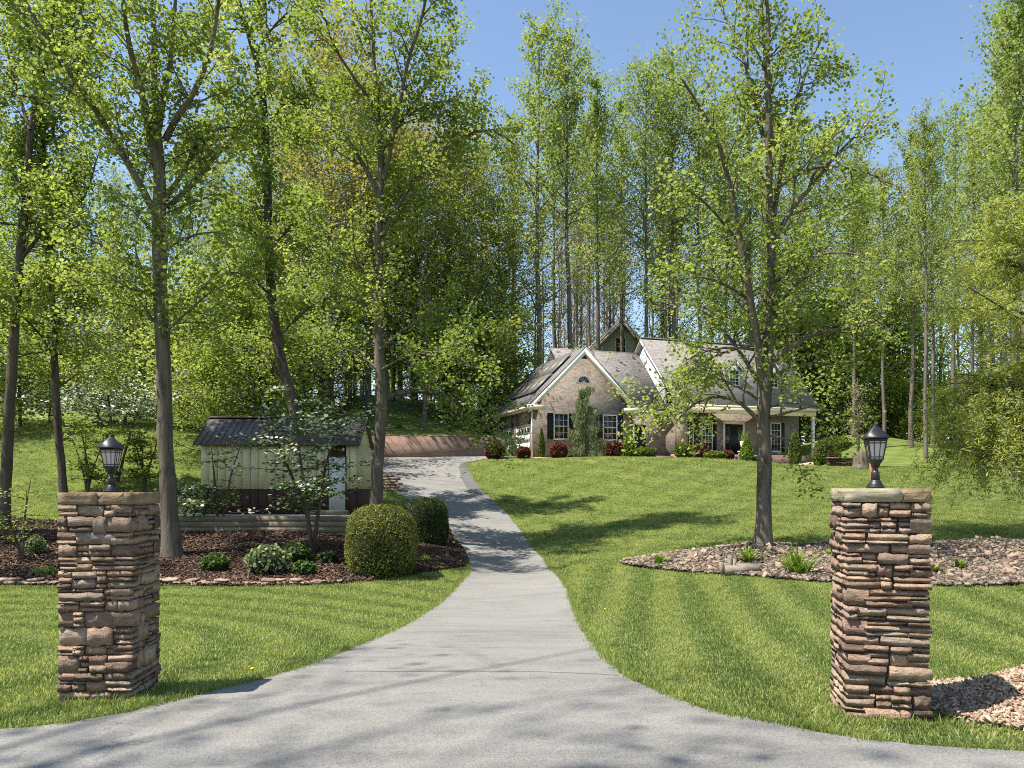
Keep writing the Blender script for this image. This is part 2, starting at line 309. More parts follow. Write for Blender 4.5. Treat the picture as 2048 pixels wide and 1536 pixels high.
M['pebble'] = leaf_mat('river_rock', [(0.0, (0.05, 0.037, 0.027)), (0.5, (0.135, 0.102, 0.073)), (1.0, (0.28, 0.225, 0.165))], 0.0)
M['rock'] = stone_mat(); 
M['urn'] = simple('white_urn', (0.72, 0.7, 0.66), 0.5, 0.05)
M['wood'] = simple('brown_post', (0.30, 0.16, 0.07), 0.8, 0.25, 5, stretch=(3, 3, 0.4))
M['straw'] = simple('pale_mulch', (0.42, 0.33, 0.2), 0.95, 0.3, 20, 0.6, 0.03)
m_, n_ = nodes('window_glass'); bsdf(n_, (0.02, 0.024, 0.022), 0.06, spec=0.8); M['glass'] = m_
m_, n_ = nodes('solar_glass'); bsdf(n_, (0.15, 0.14, 0.115), 0.5, spec=0.5); M['solar'] = m_

# ------------------------------------------------------------------ terrain
ctrl = [(0, 0, 0), (-12, 0, 0), (12, 0, 0), (0, -8, 0.02), (-40, 3, 0.2), (40, 3, 0.0), (-45, -20, 0.2), (45, -20, 0.1), (0, -25, 0.2)]
for px, py, d in [(215, 1408, 6.3), (1780, 1443, 5.6), (985, 1420, 5.9), (985, 1320, 8.5), (1007, 1250, 13), (1022, 1200, 17.5), (1025, 1150, 23), (1000, 1100, 28), (962, 1050, 32), (930, 1000, 37),
                  (880, 950, 43), (850, 918, 49.5), (1000, 912, 49.5), (700, 925, 48), (850, 912, 52.5), (300, 1300, 9.6), (300, 1230, 14), (300, 1175, 18.5), (640, 1170, 19), (0, 1172, 18.5), (640, 1290, 10), (300, 1110, 22.3), (520, 1075, 24.3), (60, 1080, 23.5), (840, 1110, 23),
                  (200, 960, 31), (200, 862, 42), (200, 830, 52), (500, 885, 42), (850, 880, 58), (850, 840, 66),
                  (1240, 1128, 20.5), (1500, 1300, 9.3), (1500, 1200, 15), (1500, 1160, 17.5), (1530, 1106, 20.5), (1150, 1100, 26), (1300, 1050, 28.5), (1500, 1000, 33), (1300, 960, 39.5),
                  (1200, 913, 47.5), (1450, 918, 47.5), (1600, 935, 45), (1900, 1155, 17), (1900, 1092, 20.5), (1900, 1000, 32), (1900, 935, 46), (1750, 884, 60), (1950, 906, 60), (1700, 868, 63), (2000, 1300, 9.4), (400, 1030, 28), (640, 1030, 28)]:
    ctrl.append(tuple(P(px, py, d)))
for x, y, z in [(1.3, 50, 3.62), (8, 53, 3.6), (21, 56, 3.4), (0, 60, 3.9), (10, 64, 4.0), (20, 66, 4.0), (8, 90, 9.0), (-10, 80, 9.0), (-40, 30, 1.5), (-40, 60, 7.5), (-45, 100, 10), (45, 22, -0.3), (45, 60, 3.2), (50, 100, 6), (0, 130, 10), (-45, 140, 10), (50, 140, 7), (30, 80, 5.5)]:
    ctrl.append((x, y, z))
ctrl = np.array(ctrl, float)
def _phi(r2): return 0.5 * r2 * np.log(r2 + 1e-9)
_n = len(ctrl); _S = 10.0
_c = ctrl[:, :2] / _S
_A = np.zeros((_n + 3, _n + 3)); _d2 = ((_c[:, None] - _c[None]) ** 2).sum(-1)
_A[:_n, :_n] = _phi(_d2) + np.eye(_n) * 0.035; _A[:_n, _n] = 1; _A[:_n, _n + 1:] = _c; _A[_n, :_n] = 1; _A[_n + 1:, :_n] = _c.T
_w = np.linalg.solve(_A, np.concatenate([ctrl[:, 2], np.zeros(3)]))
WA, WB = P(705, 913, 50.5), P(1012, 913, 52.0)
def wall_step(x, y):
    v = (y - (WA[1] + (WB[1] - WA[1]) * (x - WA[0]) / (WB[0] - WA[0])) - 0.5) / 0.35
    v = np.clip(v, 0, 1) * np.clip((x + 17) / 4, 0, 1) * np.clip((0.2 - x) / 1.5, 0, 1)
    return 1.5 * v
def H(x, y):
    x = np.clip(np.atleast_1d(np.asarray(x, float)), -48, 52); y = np.clip(np.atleast_1d(np.asarray(y, float)), -22, 140)
    q = np.stack([x, y], -1) / _S; out = np.zeros(len(q))
    for i in range(0, len(q), 20000):
        s = q[i:i + 20000]; d2 = ((s[:, None] - _c[None]) ** 2).sum(-1)
        out[i:i + 20000] = _phi(d2) @ _w[:_n] + _w[_n] + s @ _w[_n + 1:]
    return out + wall_step(x, y)
def h(x, y): return float(H(x, y)[0])
_ds = np.concatenate([np.arange(3, 30, 0.05), np.arange(30, 140, 0.1)])
def ground(px, py, dmin=3.0):
    """first point of the terrain on that ray"""
    ds = _ds[_ds >= dmin]
    X = (px - CX) / F * ds; Z = EYE + (HOR - py) / F * ds
    below = np.nonzero(Z <= H(X, ds))[0]
    i = below[0] if len(below) else -1
    return np.array((X[i], ds[i], h(X[i], ds[i])))
def on(px, d):
    x = (px - CX) / F * d; return np.array((x, d, h(x, d)))

gx = np.unique(np.concatenate([np.array([-3000, -1200, -500, -220, -110, -70]), np.arange(-48, -14, 1.2), np.arange(-14, 24, 0.4), np.arange(24, 53, 1.2), np.array([70, 110, 220, 500, 1200, 3000])]))
gy = np.unique(np.concatenate([np.array([-3000, -1000, -300, -100, -45]), np.arange(-22, 0, 1.5), np.arange(0, 68, 0.4), np.arange(68, 141, 2.0), np.array([160, 220, 400, 900, 3000])]))
GX, GY = np.meshgrid(gx, gy); zz = H(GX.ravel(), GY.ravel())
nx, ny = len(gx), len(gy); ii = (np.arange(ny - 1)[:, None] * nx + np.arange(nx - 1)[None]).ravel()
kind(obj('ground', mesh_from('ground', np.stack([GX.ravel(), GY.ravel(), zz], -1), [np.stack([ii, ii + 1, ii + nx + 1, ii + nx], -1)], M['lawn'], True)), 'structure')

def inside(poly, x, y):
    poly = np.asarray(poly)[:, :2]; c = np.zeros(len(x), bool); j = len(poly) - 1
    for i in range(len(poly)):
        xi, yi = poly[i]; xj, yj = poly[j]
        t = ((yi > y) != (yj > y)) & (x < (xj - xi) * (y - yi) / (yj - yi + 1e-12) + xi); c ^= t; j = i
    return c
def smooth_poly(pts, step=0.35, wob=0.0, seed=0):
    """Catmull-Rom through the points, closed"""
    pts = np.array([tuple(p)[:2] for p in pts]); n = len(pts); out = []; r = R(seed)
    for i in range(n):
        p0, p1, p2, p3 = pts[i - 1], pts[i], pts[(i + 1) % n], pts[(i + 2) % n]
        k = max(1, min(60, int(np.linalg.norm(p2 - p1) / step)))
        for t in np.arange(k) / k:
            out.append(0.5 * (2 * p1 + (p2 - p0) * t + (2 * p0 - 5 * p1 + 4 * p2 - p3) * t * t + (3 * p1 - p0 - 3 * p2 + p3) * t ** 3))
    out = np.array(out)
    if wob: out += r.normal(0, wob, out.shape)
    return out
def sheet(name, outline, lift, mat, step=0.5, bump=None, parent=None):
    outline = np.asarray(outline)[:, :2]; mn, mx = outline.min(0), outline.max(0)
    X, Y = np.meshgrid(np.arange(mn[0], mx[0], step), np.arange(mn[1], mx[1], step)); X, Y = X.ravel(), Y.ravel()
    k = inside(outline, X, Y); pts = np.concatenate([outline, np.stack([X[k], Y[k]], -1)])
    n = len(outline)
    r = geometry.delaunay_2d_cdt([Vector(p) for p in pts], [(i, (i + 1) % n) for i in range(n)], [], 1, 1e-4)
    V = np.array([tuple(v) for v in r[0]]); Z = H(V[:, 0], V[:, 1]) + lift
    if bump is not None: Z = Z + bump(V[:, 0], V[:, 1])
    o = obj(name, mesh_from(name, np.column_stack([V, Z]), [np.array(r[2])], mat, True), parent); return o

# driveway with its apron and the road edge it leaves
dl = [ground(*p) for p in [(120, 1455), (320, 1413), (480, 1375), (600, 1340), (700, 1300), (780, 1265), (850, 1226), (900, 1186), (933, 1152), (938, 1130), (925, 1098), (905, 1072), (880, 1045), (835, 1012), (797, 988), (790, 968), (745, 948), (690, 930)]]
dr = [ground(*p) for p in [(1750, 1490), (1560, 1457), (1450, 1437), (1350, 1403), (1255, 1360), (1213, 1320), (1175, 1270), (1150, 1220), (1138, 1182), (1115, 1150), (1090, 1120), (1060, 1088), (1030, 1050), (1000, 1015), (962, 982), (942, 952), (930, 927)]]
road = [np.array((x, y, 0)) for x, y in [(dl[0][0] - 2.6, dl[0][1] - 0.55), (-14, 4.2), (-30, 3.0), (-30, -6), (30, -6), (30, 2.6), (12, 3.9), (dr[0][0] + 1.4, dr[0][1] - 0.25)]]
court = [np.array((x, y, 0)) for x, y in [(0.4, 49.7), (-0.6, 51.85), (-5.5, 51.12), (-10.5, 50.38), (-14.5, 49.8), (-14.5, 45.5)]]
DRIVE = np.concatenate([smooth_poly(dl[::-1] + road + dr + court, 0.3, 0.012, 3)])
drive = kind(sheet('driveway', DRIVE, 0.03, M['asphalt'], 0.6), 'structure')
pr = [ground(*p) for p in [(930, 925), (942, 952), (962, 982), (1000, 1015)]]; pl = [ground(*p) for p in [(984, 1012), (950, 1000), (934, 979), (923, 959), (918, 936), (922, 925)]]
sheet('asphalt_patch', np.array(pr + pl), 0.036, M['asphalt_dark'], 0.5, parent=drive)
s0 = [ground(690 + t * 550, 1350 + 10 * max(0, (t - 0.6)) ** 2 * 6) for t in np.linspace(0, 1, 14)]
sheet('dark_line', np.array([p + (0, 0.007, 0) for p in s0] + [p - (0, 0.007, 0) for p in s0[::-1]]), 0.034, M['dark_line'], 0.5, parent=drive)  # thin dark strip laid across the drive

# planting beds
MUL = smooth_poly([ground(*p) for p in [(-250, 1165), (0, 1170), (120, 1172), (330, 1173), (520, 1174), (690, 1168), (800, 1155), (880, 1141), (933, 1130), (925, 1098), (905, 1072), (885, 1049)]] + [(-3.6, 27.0), (-4.4, 25.2), (-11, 25.4), (-14.5, 25.8), (-22, 24)], 0.35, 0.02, 5)
mulch_bed = kind(sheet('mulch_bed', MUL, 0.035, M['soil'], 0.5), 'structure')
ROCK = smooth_poly([ground(*p) for p in [(1240, 1128), (1300, 1139), (1400, 1148), (1500, 1155), (1640, 1166), (1800, 1172), (1950, 1175), (2100, 1168), (2400, 1150)]] + [ground(*p) for p in [(2400, 1095), (2100, 1090), (1960, 1096), (1830, 1090), (1700, 1088), (1600, 1092), (1520, 1090), (1440, 1096), (1370, 1106), (1300, 1116)]], 0.35, 0.02, 6)
def bumps(cs):
    def f(x, y):
        z = np.zeros(len(x))
        for cx, cy_, rx, ry, a in cs: z += a * np.exp(-((x - cx) / rx) ** 2 - ((y - cy_) / ry) ** 2)
        return z
    return f
tc_ = on(1530, 20.5); t2 = on(1990, 19.5)
ROCKB = bumps([(tc_[0] - 1.3, 20.3, 1.5, 0.7, 0.17), (tc_[0], 20.4, 0.9, 0.7, 0.10), (t2[0], 19.6, 1.6, 0.9, 0.22)])
rock_bed = kind(sheet('rock_bed', ROCK, 0.035, M['soil'], 0.3, ROCKB), 'structure')
mc = ground(2085, 1475) + np.array((0.55, 0.0, 0)); MND = np.array([(mc[0] + 1.25 * math.cos(a) * (1 + 0.08 * math.sin(3 * a)), mc[1] + 0.75 + 0.85 * math.sin(a), 0) for a in np.linspace(0, 2 * math.pi, 40)[:-1]])
MNDB = bumps([(mc[0] + 0.25, mc[1] + 0.75, 0.75, 0.5, 0.34)])
mound = kind(sheet('mulch_mound', MND, 0.03, M['straw'], 0.12, MNDB), 'structure')
HB = smooth_poly([(1.0, 47.9), (3.0, 48.6), (6, 49.6), (9.5, 50.6), (13, 51.0), (17, 52.6), (20.5, 53.0), (22.3, 52.2), (23.5, 53.5), (22.0, 56), (12, 54), (0.6, 50.6)], 0.4, 0.02, 9)
house_bed = kind(sheet('shrub_bed', HB, 0.03, M['straw'], 0.6), 'structure')

# ------------------------------------------------------------------ scattering of what nobody could count
def scatter(name, pts, rot, scl, protos, label, cat, idx=None):
    me = bpy.data.meshes.new(name); me.vertices.add(len(pts)); me.vertices.foreach_set('co', np.asarray(pts, np.float32).ravel())
    for nm, ty, dat, key in (('rot', 'FLOAT_VECTOR', rot, 'vector'), ('scl', 'FLOAT', scl, 'value')):
        at = me.attributes.new(nm, ty, 'POINT'); at.data.foreach_set(key, np.asarray(dat, np.float32).ravel())
    at = me.attributes.new('idx', 'INT', 'POINT'); at.data.foreach_set('value', np.asarray(R(5).randint(0, len(protos), len(pts)) if idx is None else idx, np.int32))
    c = bpy.data.collections.new(name + '_pieces')
    for i, pm in enumerate(protos): c.objects.link(bpy.data.objects.new(name + '_piece_%02d' % i, pm))
    g = bpy.data.node_groups.new(name, 'GeometryNodeTree')
    g.interface.new_socket('Geometry', in_out='INPUT', socket_type='NodeSocketGeometry'); g.interface.new_socket('Geometry', in_out='OUTPUT', socket_type='NodeSocketGeometry')
    gi = g.nodes.new('NodeGroupInput'); go = g.nodes.new('NodeGroupOutput'); ip = g.nodes.new('GeometryNodeInstanceOnPoints')
    ci = g.nodes.new('GeometryNodeCollectionInfo'); ci.inputs[0].default_value = c; ci.inputs['Separate Children'].default_value = True; ci.inputs['Reset Children'].default_value = True
    def na(nm, ty):
        x = g.nodes.new('GeometryNodeInputNamedAttribute'); x.data_type = ty; x.inputs[0].default_value = nm; return x.outputs[0]
    g.links.new(gi.outputs[0], ip.inputs['Points']); g.links.new(ci.outputs[0], ip.inputs['Instance']); ip.inputs['Pick Instance'].default_value = True
    e2r = g.nodes.new('FunctionNodeEulerToRotation'); g.links.new(na('rot', 'FLOAT_VECTOR'), e2r.inputs[0]); g.links.new(e2r.outputs[0], ip.inputs['Rotation'])
    g.links.new(na('idx', 'INT'), ip.inputs['Instance Index']); g.links.new(na('scl', 'FLOAT'), ip.inputs['Scale']); g.links.new(ip.outputs[0], go.inputs[0])
    o = obj(name, me); md = o.modifiers.new('scatter', 'NODES'); md.node_group = g
    kind(o, 'stuff'); o['label'] = label; o['category'] = cat; return o

def grass_tuft(seed, nb=9, spread=0.045, hgt=0.04, mean=0.5):
    r = R(seed); V = []; Fq = []; Ft = []; tint = []
    for b in range(nb):
        p = r.normal(0, spread, 2); a = r.uniform(0, 6.28); hh = hgt * r.uniform(0.6, 1.25); lean = r.uniform(0.1, 0.9) * hh; wd = 0.0045
        dx, dy = math.cos(a), math.sin(a); n = len(V)
        V += [(p[0] - dy * wd, p[1] + dx * wd, -0.01), (p[0] + dy * wd, p[1] - dx * wd, -0.01),
              (p[0] + dx * lean * 0.35 + dy * wd * 0.8, p[1] + dy * lean * 0.35 - dx * wd * 0.8, hh * 0.6), (p[0] + dx * lean * 0.35 - dy * wd * 0.8, p[1] + dy * lean * 0.35 + dx * wd * 0.8, hh * 0.6), (p[0] + dx * lean, p[1] + dy * lean, hh)]
        Fq.append((n, n + 1, n + 2, n + 3)); Ft.append((n + 3, n + 2, n + 4))
    t = np.clip(r.normal(mean, 0.2, nb), 0, 1)
    return mesh_from('grass_tuft', V, [Fq, Ft], M['leaf_grass'], False, np.concatenate([t, t]))
def scatter_grass():
    r = R(11); n = 560000; d = 4.0 + (50 - 4.0) * r.rand(n) ** 1.7
    x = (r.rand(n) * 2 - 1) * (0.70 * d + 0.4); k = (d > 4.2)
    # density falls with distance
    keep = r.rand(n) < np.clip((50 - d) / 6, 0, 1); k &= keep & ~((d > 47.5) & (x > -1))
    blocks = [DRIVE, MUL, ROCK, HB, MND]
    for b in blocks: k &= ~inside(b, x, d)
    k &= ~((x < -4.6) & (x > -12.0) & (d > 25) & (d < 31.3))
    x, d = x[k], d[k]; x, d = x[:215000], d[:215000]
    z = H(x, d)
    s = (0.75 + 0.012 * d + 0.006 * np.maximum(d - 18, 0)) * r.uniform(0.75, 1.3, len(x))
    left = np.tanh(2 * np.sin(np.hypot(x + 9, d - 8) * math.pi / .6)); right = np.tanh(2 * np.sin((.983 * x - .18 * d) * math.pi / .53))
    hill = 0.5 * (np.tanh(2 * np.sin((.8 * x - .6 * d) * math.pi)) + np.tanh(2 * np.sin((.72 * x + .69 * d) * math.pi))); band = np.where(d > 21, 0.15 + 0.95 * hill, np.where(x < -0.6, left, right)); lean = band * 0.30; idx = r.randint(0, 6, len(x)) + 6 * (r.rand(len(x)) < 0.5 + 0.36 * band)
    rot = np.stack([lean + r.normal(0, .12, len(x)), r.normal(0, .12, len(x)), np.zeros(len(x))], -1)
    scatter('grass', np.stack([x, d, z], -1), rot, s, [grass_tuft(i, mean=.12 if i < 6 else .86) for i in range(12)], 'short mown green grass covering the lawns', 'grass', idx)  # dark and light tufts carry the stripe sheen as colour, besides the lean
scatter_grass()
# taller uncut fringe along the drive and round the pillar feet
def fringe():
    r = R(12); pts = []
    seg = np.concatenate([np.array(dl)[:10, :2], np.array([[np.nan, np.nan]]), np.array(dr)[:12, :2]])
    for a, b in zip(seg[:-1], seg[1:]):
        if np.isnan(a).any() or np.isnan(b).any(): continue
        Lg = np.linalg.norm(b - a); k = int(Lg * 130); t = r.rand(k)[:, None]; q = a + (b - a) * t
        nrm = np.array((-(b - a)[1], (b - a)[0])) / Lg
        q = q + nrm * (r.normal(0, 0.03, (k, 1)) - 0.01); pts.append(q)
    for cx, cy_, hw in ((PL[0], PL[1], 0.33), (PR[0], PR[1], 0.33)):
        q = r.uniform(-0.44, 0.44, (700, 2)); q = q[np.abs(q).max(1) > hw - 0.03]; pts.append(q + (cx, cy_))
    pts = np.concatenate(pts); k = len(pts)
    scatter('edge_grass', np.column_stack([pts, H(pts[:, 0], pts[:, 1]) + 0.01]), np.stack([r.normal(0, .25, k), r.normal(0, .25, k), r.uniform(0, 6, k)], -1), r.uniform(0.5, 1.05, k),
            [grass_tuft(40 + i, 7, 0.03, 0.075) for i in range(4)], 'longer fringe of grass along the driveway edges', 'grass')
PL = (P(181, 1410, 6.3)[0] + 0.02, 6.3 + 0.29); PR = (P(1779, 1445, 5.55)[0] + 0.06, 5.55 + 0.30)
fringe()

def chip(seed, lx, ly, lz, mat, tv):
    r = R(seed); V = np.array([(x, y, z) for z in (-1, 1) for y in (-1, 1) for x in (-1, 1)], float) * (lx / 2, ly / 2, lz / 2)
    V *= r.uniform(0.6, 1.25, V.shape)
    return mesh_from('chip', V, [np.array([(0, 2, 3, 1), (4, 5, 7, 6), (0, 1, 5, 4), (2, 6, 7, 3), (0, 4, 6, 2), (1, 3, 7, 5)])], mat, False, [tv] * 6)
def bed_scatter(name, poly, n, protos, s0, s1, tilt, seed, bump, label, cat, lift=0.045):
    r = R(seed); mn, mx = poly[:, :2].min(0), poly[:, :2].max(0); x = r.uniform(mn[0], mx[0], n * 4); y = r.uniform(mn[1], mx[1], n * 4)
    k = inside(poly, x, y) & (np.abs(x) < 0.72 * y + 1); x, y = x[k][:n], y[k][:n]; z = H(x, y) + lift + r.uniform(0, 0.03, len(x))
    if bump is not None: z += bump(x, y)
    scatter(name, np.stack([x, y, z], -1), np.stack([r.normal(0, tilt, len(x)), r.normal(0, tilt, len(x)), r.uniform(0, 6.28, len(x))], -1), r.uniform(s0, s1, len(x)), protos, label, cat)
bed_scatter('bark_mulch', MUL, 26000, [chip(i, 0.10, 0.034, 0.018, M['chip_red'], i / 11) for i in range(12)], 0.6, 1.5, 0.35, 21, None, 'reddish brown bark mulch in the bed below the shed', 'mulch')
bed_scatter('river_rocks', ROCK, 24000, [chip(50 + i, 0.15, 0.11, 0.055, M['pebble'], i / 11) for i in range(12)], 0.25, 0.85, 0.35, 22, ROCKB, 'brown grey river rocks filling the tree bed', 'rocks')
bed_scatter('mulch_chips', MND, 13000, [chip(90 + i, 0.055, 0.017, 0.010, M['chip_tan'], i / 11) for i in range(12)], 0.4, 1.5, 0.5, 23, MNDB, 'pale tan wood chips heaped in a mound', 'mulch', 0.035)

# ------------------------------------------------------------------ stones
def rough_stone(seed, nxs=5, nzs=3):
    """unit block, front at y=-0.5; chiselled face, chamfered rim"""
    r = R(seed); V = []
    for j in range(nzs):
        for i in range(nxs):
            u = i / (nxs - 1) - 0.5; v = j / (nzs - 1) - 0.5; rim = i in (0, nxs - 1) or j in (0, nzs - 1)
            corner = i in (0, nxs - 1) and j in (0, nzs - 1)
            y = -0.5 + (r.uniform(-0.02, 0.05) if rim else r.uniform(-0.06, 0.05)) + (0.02 if corner else 0)
            V.append((u * 0.99 + r.normal(0, 0.014), y, v * (0.95 if corner else 0.99) + r.normal(0, 0.05)))
    idx = lambda i, j: j * nxs + i
    Fs = [(idx(i, j), idx(i + 1, j), idx(i + 1, j + 1), idx(i, j + 1)) for j in range(nzs - 1) for i in range(nxs - 1)]
    loop = [idx(i, 0) for i in range(nxs)] + [idx(nxs - 1, j) for j in range(1, nzs)] + [idx(i, nzs - 1) for i in range(nxs - 2, -1, -1)] + [idx(0, j) for j in range(nzs - 2, 0, -1)]
    n = len(V)
    for q in loop: V.append((V[q][0], 0.5, V[q][2]))
    m = len(loop)
    for a in range(m): b = (a + 1) % m; Fs.append((loop[b], loop[a], n + a, n + b))
    me = mesh_from('stone', V, [np.array(Fs), np.array([[n + a for a in range(m)]])], M['stone']); return me
STONES = [rough_stone(100 + i) for i in range(14)]

def pillar(cx, cy_, rz, wd, ht, seed, label, caps):
    r = random.Random(seed); z0 = h(cx, cy_) - 0.06
    t = thing('stone_pillar', label, 'pillar', (cx, cy_, z0), rz, 'stacked stone pillars either side of the driveway')
    hw = wd / 2; MB().box(-hw + 0.035, -hw + 0.035, 0, hw - 0.035, hw - 0.035, ht - 0.02).build('core', M['mortar'], t)
    top = ht - 0.105; z = 0.0; band = 0
    while z < top - 1e-6:
        bh = r.choice([0.065, 0.08, 0.09, 0.1, 0.115, 0.13, 0.145])
        if top - z - bh < 0.07: bh = top - z
        for face in range(4):
            full = (face + band) % 2 == 0
            lo, hi = (-hw, hw) if full else (-hw + 0.13, hw - 0.13)
            xs = [lo]
            while xs[-1] < hi - 1e-6:
                wmin = r.choice([0.08, 0.11, 0.14, 0.17, 0.2, 0.24, 0.28]); nxt = xs[-1] + wmin
                if hi - nxt < 0.075: nxt = hi
                xs.append(nxt)
            for xa, xb in zip(xs[:-1], xs[1:]):
                nst = 1 if bh < 0.075 else r.choice([1, 2, 2, 2] if bh < 0.11 else [1, 2, 2, 3, 3])
                if xb - xa < 0.1 and bh > 0.12: nst = max(nst, 2)
                cuts = [0.0] + sorted(r.uniform(0.3, 0.7) if nst == 2 else (k / nst + r.uniform(-0.07, 0.07)) for k in range(1, nst)) + [1.0]
                for c0, c1 in zip(cuts[:-1], cuts[1:]):
                    sw = xb - xa - r.uniform(0.004, 0.010); sh = bh * (c1 - c0) - r.uniform(0.003, 0.008); dep = 0.15
                    proud = r.uniform(-0.014, 0.016)
                    lx = (xa + xb) / 2 + (r.uniform(-0.008, 0.008)); ly = -hw - proud + dep / 2; lz = z + bh * (c0 + c1) / 2
                    ang = face * math.pi / 2
                    o = obj('stone', r.choice(STONES), t, (lx * math.cos(ang) - ly * math.sin(ang), lx * math.sin(ang) + ly * math.cos(ang), lz), (r.uniform(-.03, .03), r.uniform(-.035, .035), ang + r.uniform(-.05, .05)), (sw * r.choice((1, -1)), dep, sh))
        z += bh; band += 1
    for x0, y0, x1, y1, mt in caps:
        c = MB(); e = 0.012
        c.prism([(x0 + e, y0 + e, top + 0.004), (x1 - e, y0 + e, top + 0.004), (x1 - e, y1 - e, top + 0.004), (x0 + e, y1 - e, top + 0.004)], (0, 0, 0.02))
        n = 5; rr = R(seed + int(100 * abs(x0 + y1)))
        g = [];
        for k, zz_ in enumerate((top + 0.006, top + 0.035, top + 0.07, ht - 0.002)):
            ring = []
            for (ax, ay, bx, by) in ((x0, y0, x1, y0), (x1, y0, x1, y1), (x1, y1, x0, y1), (x0, y1, x0, y0)):
                for q in range(n):
                    f = q / n; ring.append((ax + (bx - ax) * f + rr.normal(0, 0.006), ay + (by - ay) * f + rr.normal(0, 0.006), zz_ + (rr.normal(0, 0.004) if 0 < k < 3 else 0)))
            g += ring
        m = 4 * n; Fs = [tuple(range(m))[::-1], tuple(range(3 * m, 4 * m))] + [(k * m + q, k * m + (q + 1) % m, (k + 1) * m + (q + 1) % m, (k + 1) * m + q) for k in range(3) for q in range(m)]
        MB_ = MB(); MB_.add(g, Fs); MB_.build('cap_stone', M[mt], t)
    return t, z0 + ht
def lantern(x, y, z, rz, label, sc_=1.0):
    t = thing('pillar_lantern', label, 'lantern', (x, y, z), rz, 'charcoal lanterns on the pillars'); t.scale = (sc_ * .8, sc_ * .8, sc_ * 1.05)
    lm = M['lamp_metal']
    MB().lathe([(0.075, 0), (0.077, 0.012), (0.072, 0.018)], 24).build('flange', lm, t, True)
    MB().lathe([(0.068, 0.018), (0.058, 0.03), (0.046, 0.045), (0.040, 0.056)], 40, flute=0.10).build('fluted_base', lm, t)
    MB().lathe([(0.037, 0.054), (0.036, 0.105), (0.033, 0.112), (0.024, 0.118), (0.020, 0.122), (0.022, 0.135), (0.027, 0.142)], 20).build('stem', lm, t, True)
    q = math.pi / 4; s2 = math.sqrt(2)
    MB().lathe([(0.026 * s2, 0.14), (0.034 * s2, 0.165), (0.047 * s2, 0.182), (0.052 * s2, 0.19)], 4, phase=q).build('cup', lm, t)
    def hw(z_): return 0.050 + (0.078 - 0.050) * (z_ - 0.19) / (0.335 - 0.19)
    # four corner posts, rails and muntins
    for sx, sy in ((1, 1), (1, -1), (-1, 1), (-1, -1)):
        MB().bar((sx * hw(0.188), sy * hw(0.188), 0.188), (sx * hw(0.337), sy * hw(0.337), 0.337), 0.0058, 4).build('corner_post', lm, t)
    for f in range(4):
        a = f * math.pi / 2; ca, sa = math.cos(a), math.sin(a); rot = lambda u, v, z_: (u * ca - v * sa, u * sa + v * ca, z_)
        m = MB()
        for z_, rr in ((0.194, 0.006), (0.212, 0.0032), (0.306, 0.0032), (0.326, 0.008)):
            m.bar(rot(-hw(z_), -hw(z_), z_), rot(hw(z_), -hw(z_), z_), rr, 4)
        for u in (-0.36, 0.36): m.bar(rot(u * hw(0.194), -hw(0.194), 0.194), rot(u * hw(0.326), -hw(0.326), 0.326), 0.003, 4)
        m.build('glazing_bars', lm, t)
        g = MB(); i = 0.004
        g.add([rot(-hw(0.192) + i, -hw(0.192) + i, 0.192), rot(hw(0.192) - i, -hw(0.192) + i, 0.192), rot(hw(0.328) - i, -hw(0.328) + i, 0.328), rot(-hw(0.328) + i, -hw(0.328) + i, 0.328)], [(0, 1, 2, 3)])
        g.build('pane', M['frost'], t)
    MB().lathe([(0.085 * s2, 0.334), (0.099 * s2, 0.340), (0.099 * s2, 0.346), (0.012 * s2, 0.424), (0.009 * s2, 0.428)], 4, phase=q).build('roof', lm, t)
    MB().lathe([(0.011, 0.424), (0.014, 0.431), (0.009, 0.44), (0.004, 0.45), (0.001, 0.46)], 12).build('finial', lm, t, True)
    return t
hh = 0.29
_, zt = pillar(PL[0], PL[1], rad(3), 0.59, EYE - h(*PL) + 0.02, 5, 'stacked stone pillar in shade of browns with a thick brown cap course', [(-0.295, -0.295, 0.02, 0.295, 'slab_brown'), (0.026, -0.295, 0.295, 0.295, 'slab_brown')])
lantern(PL[0] + 0.0, PL[1] + 0.0, zt, rad(3), 'charcoal metal lantern on the pillar beside the mulch bed lawn', 1.06)
_, zt = pillar(PR[0], PR[1], rad(-12), 0.575, EYE - h(*PR) + 0.055, 8, 'sunlit stacked stone pillar with greenish cap slab beside a chip mound', [(-0.29, -0.29, 0.09, 0.29, 'slab_green'), (0.092, -0.29, 0.29, 0.29, 'slab_brown')])
lantern(PR[0] - 0.02, PR[1], zt, rad(-12), 'charcoal metal lantern on the pillar beside the chip mound', 1.06)

# ------------------------------------------------------------------ buildings
def local_house(origin, rz): return lambda t, s, z: Vector((origin[0] + t * math.cos(rz) - s * math.sin(rz), origin[1] + t * math.sin(rz) + s * math.cos(rz), z))

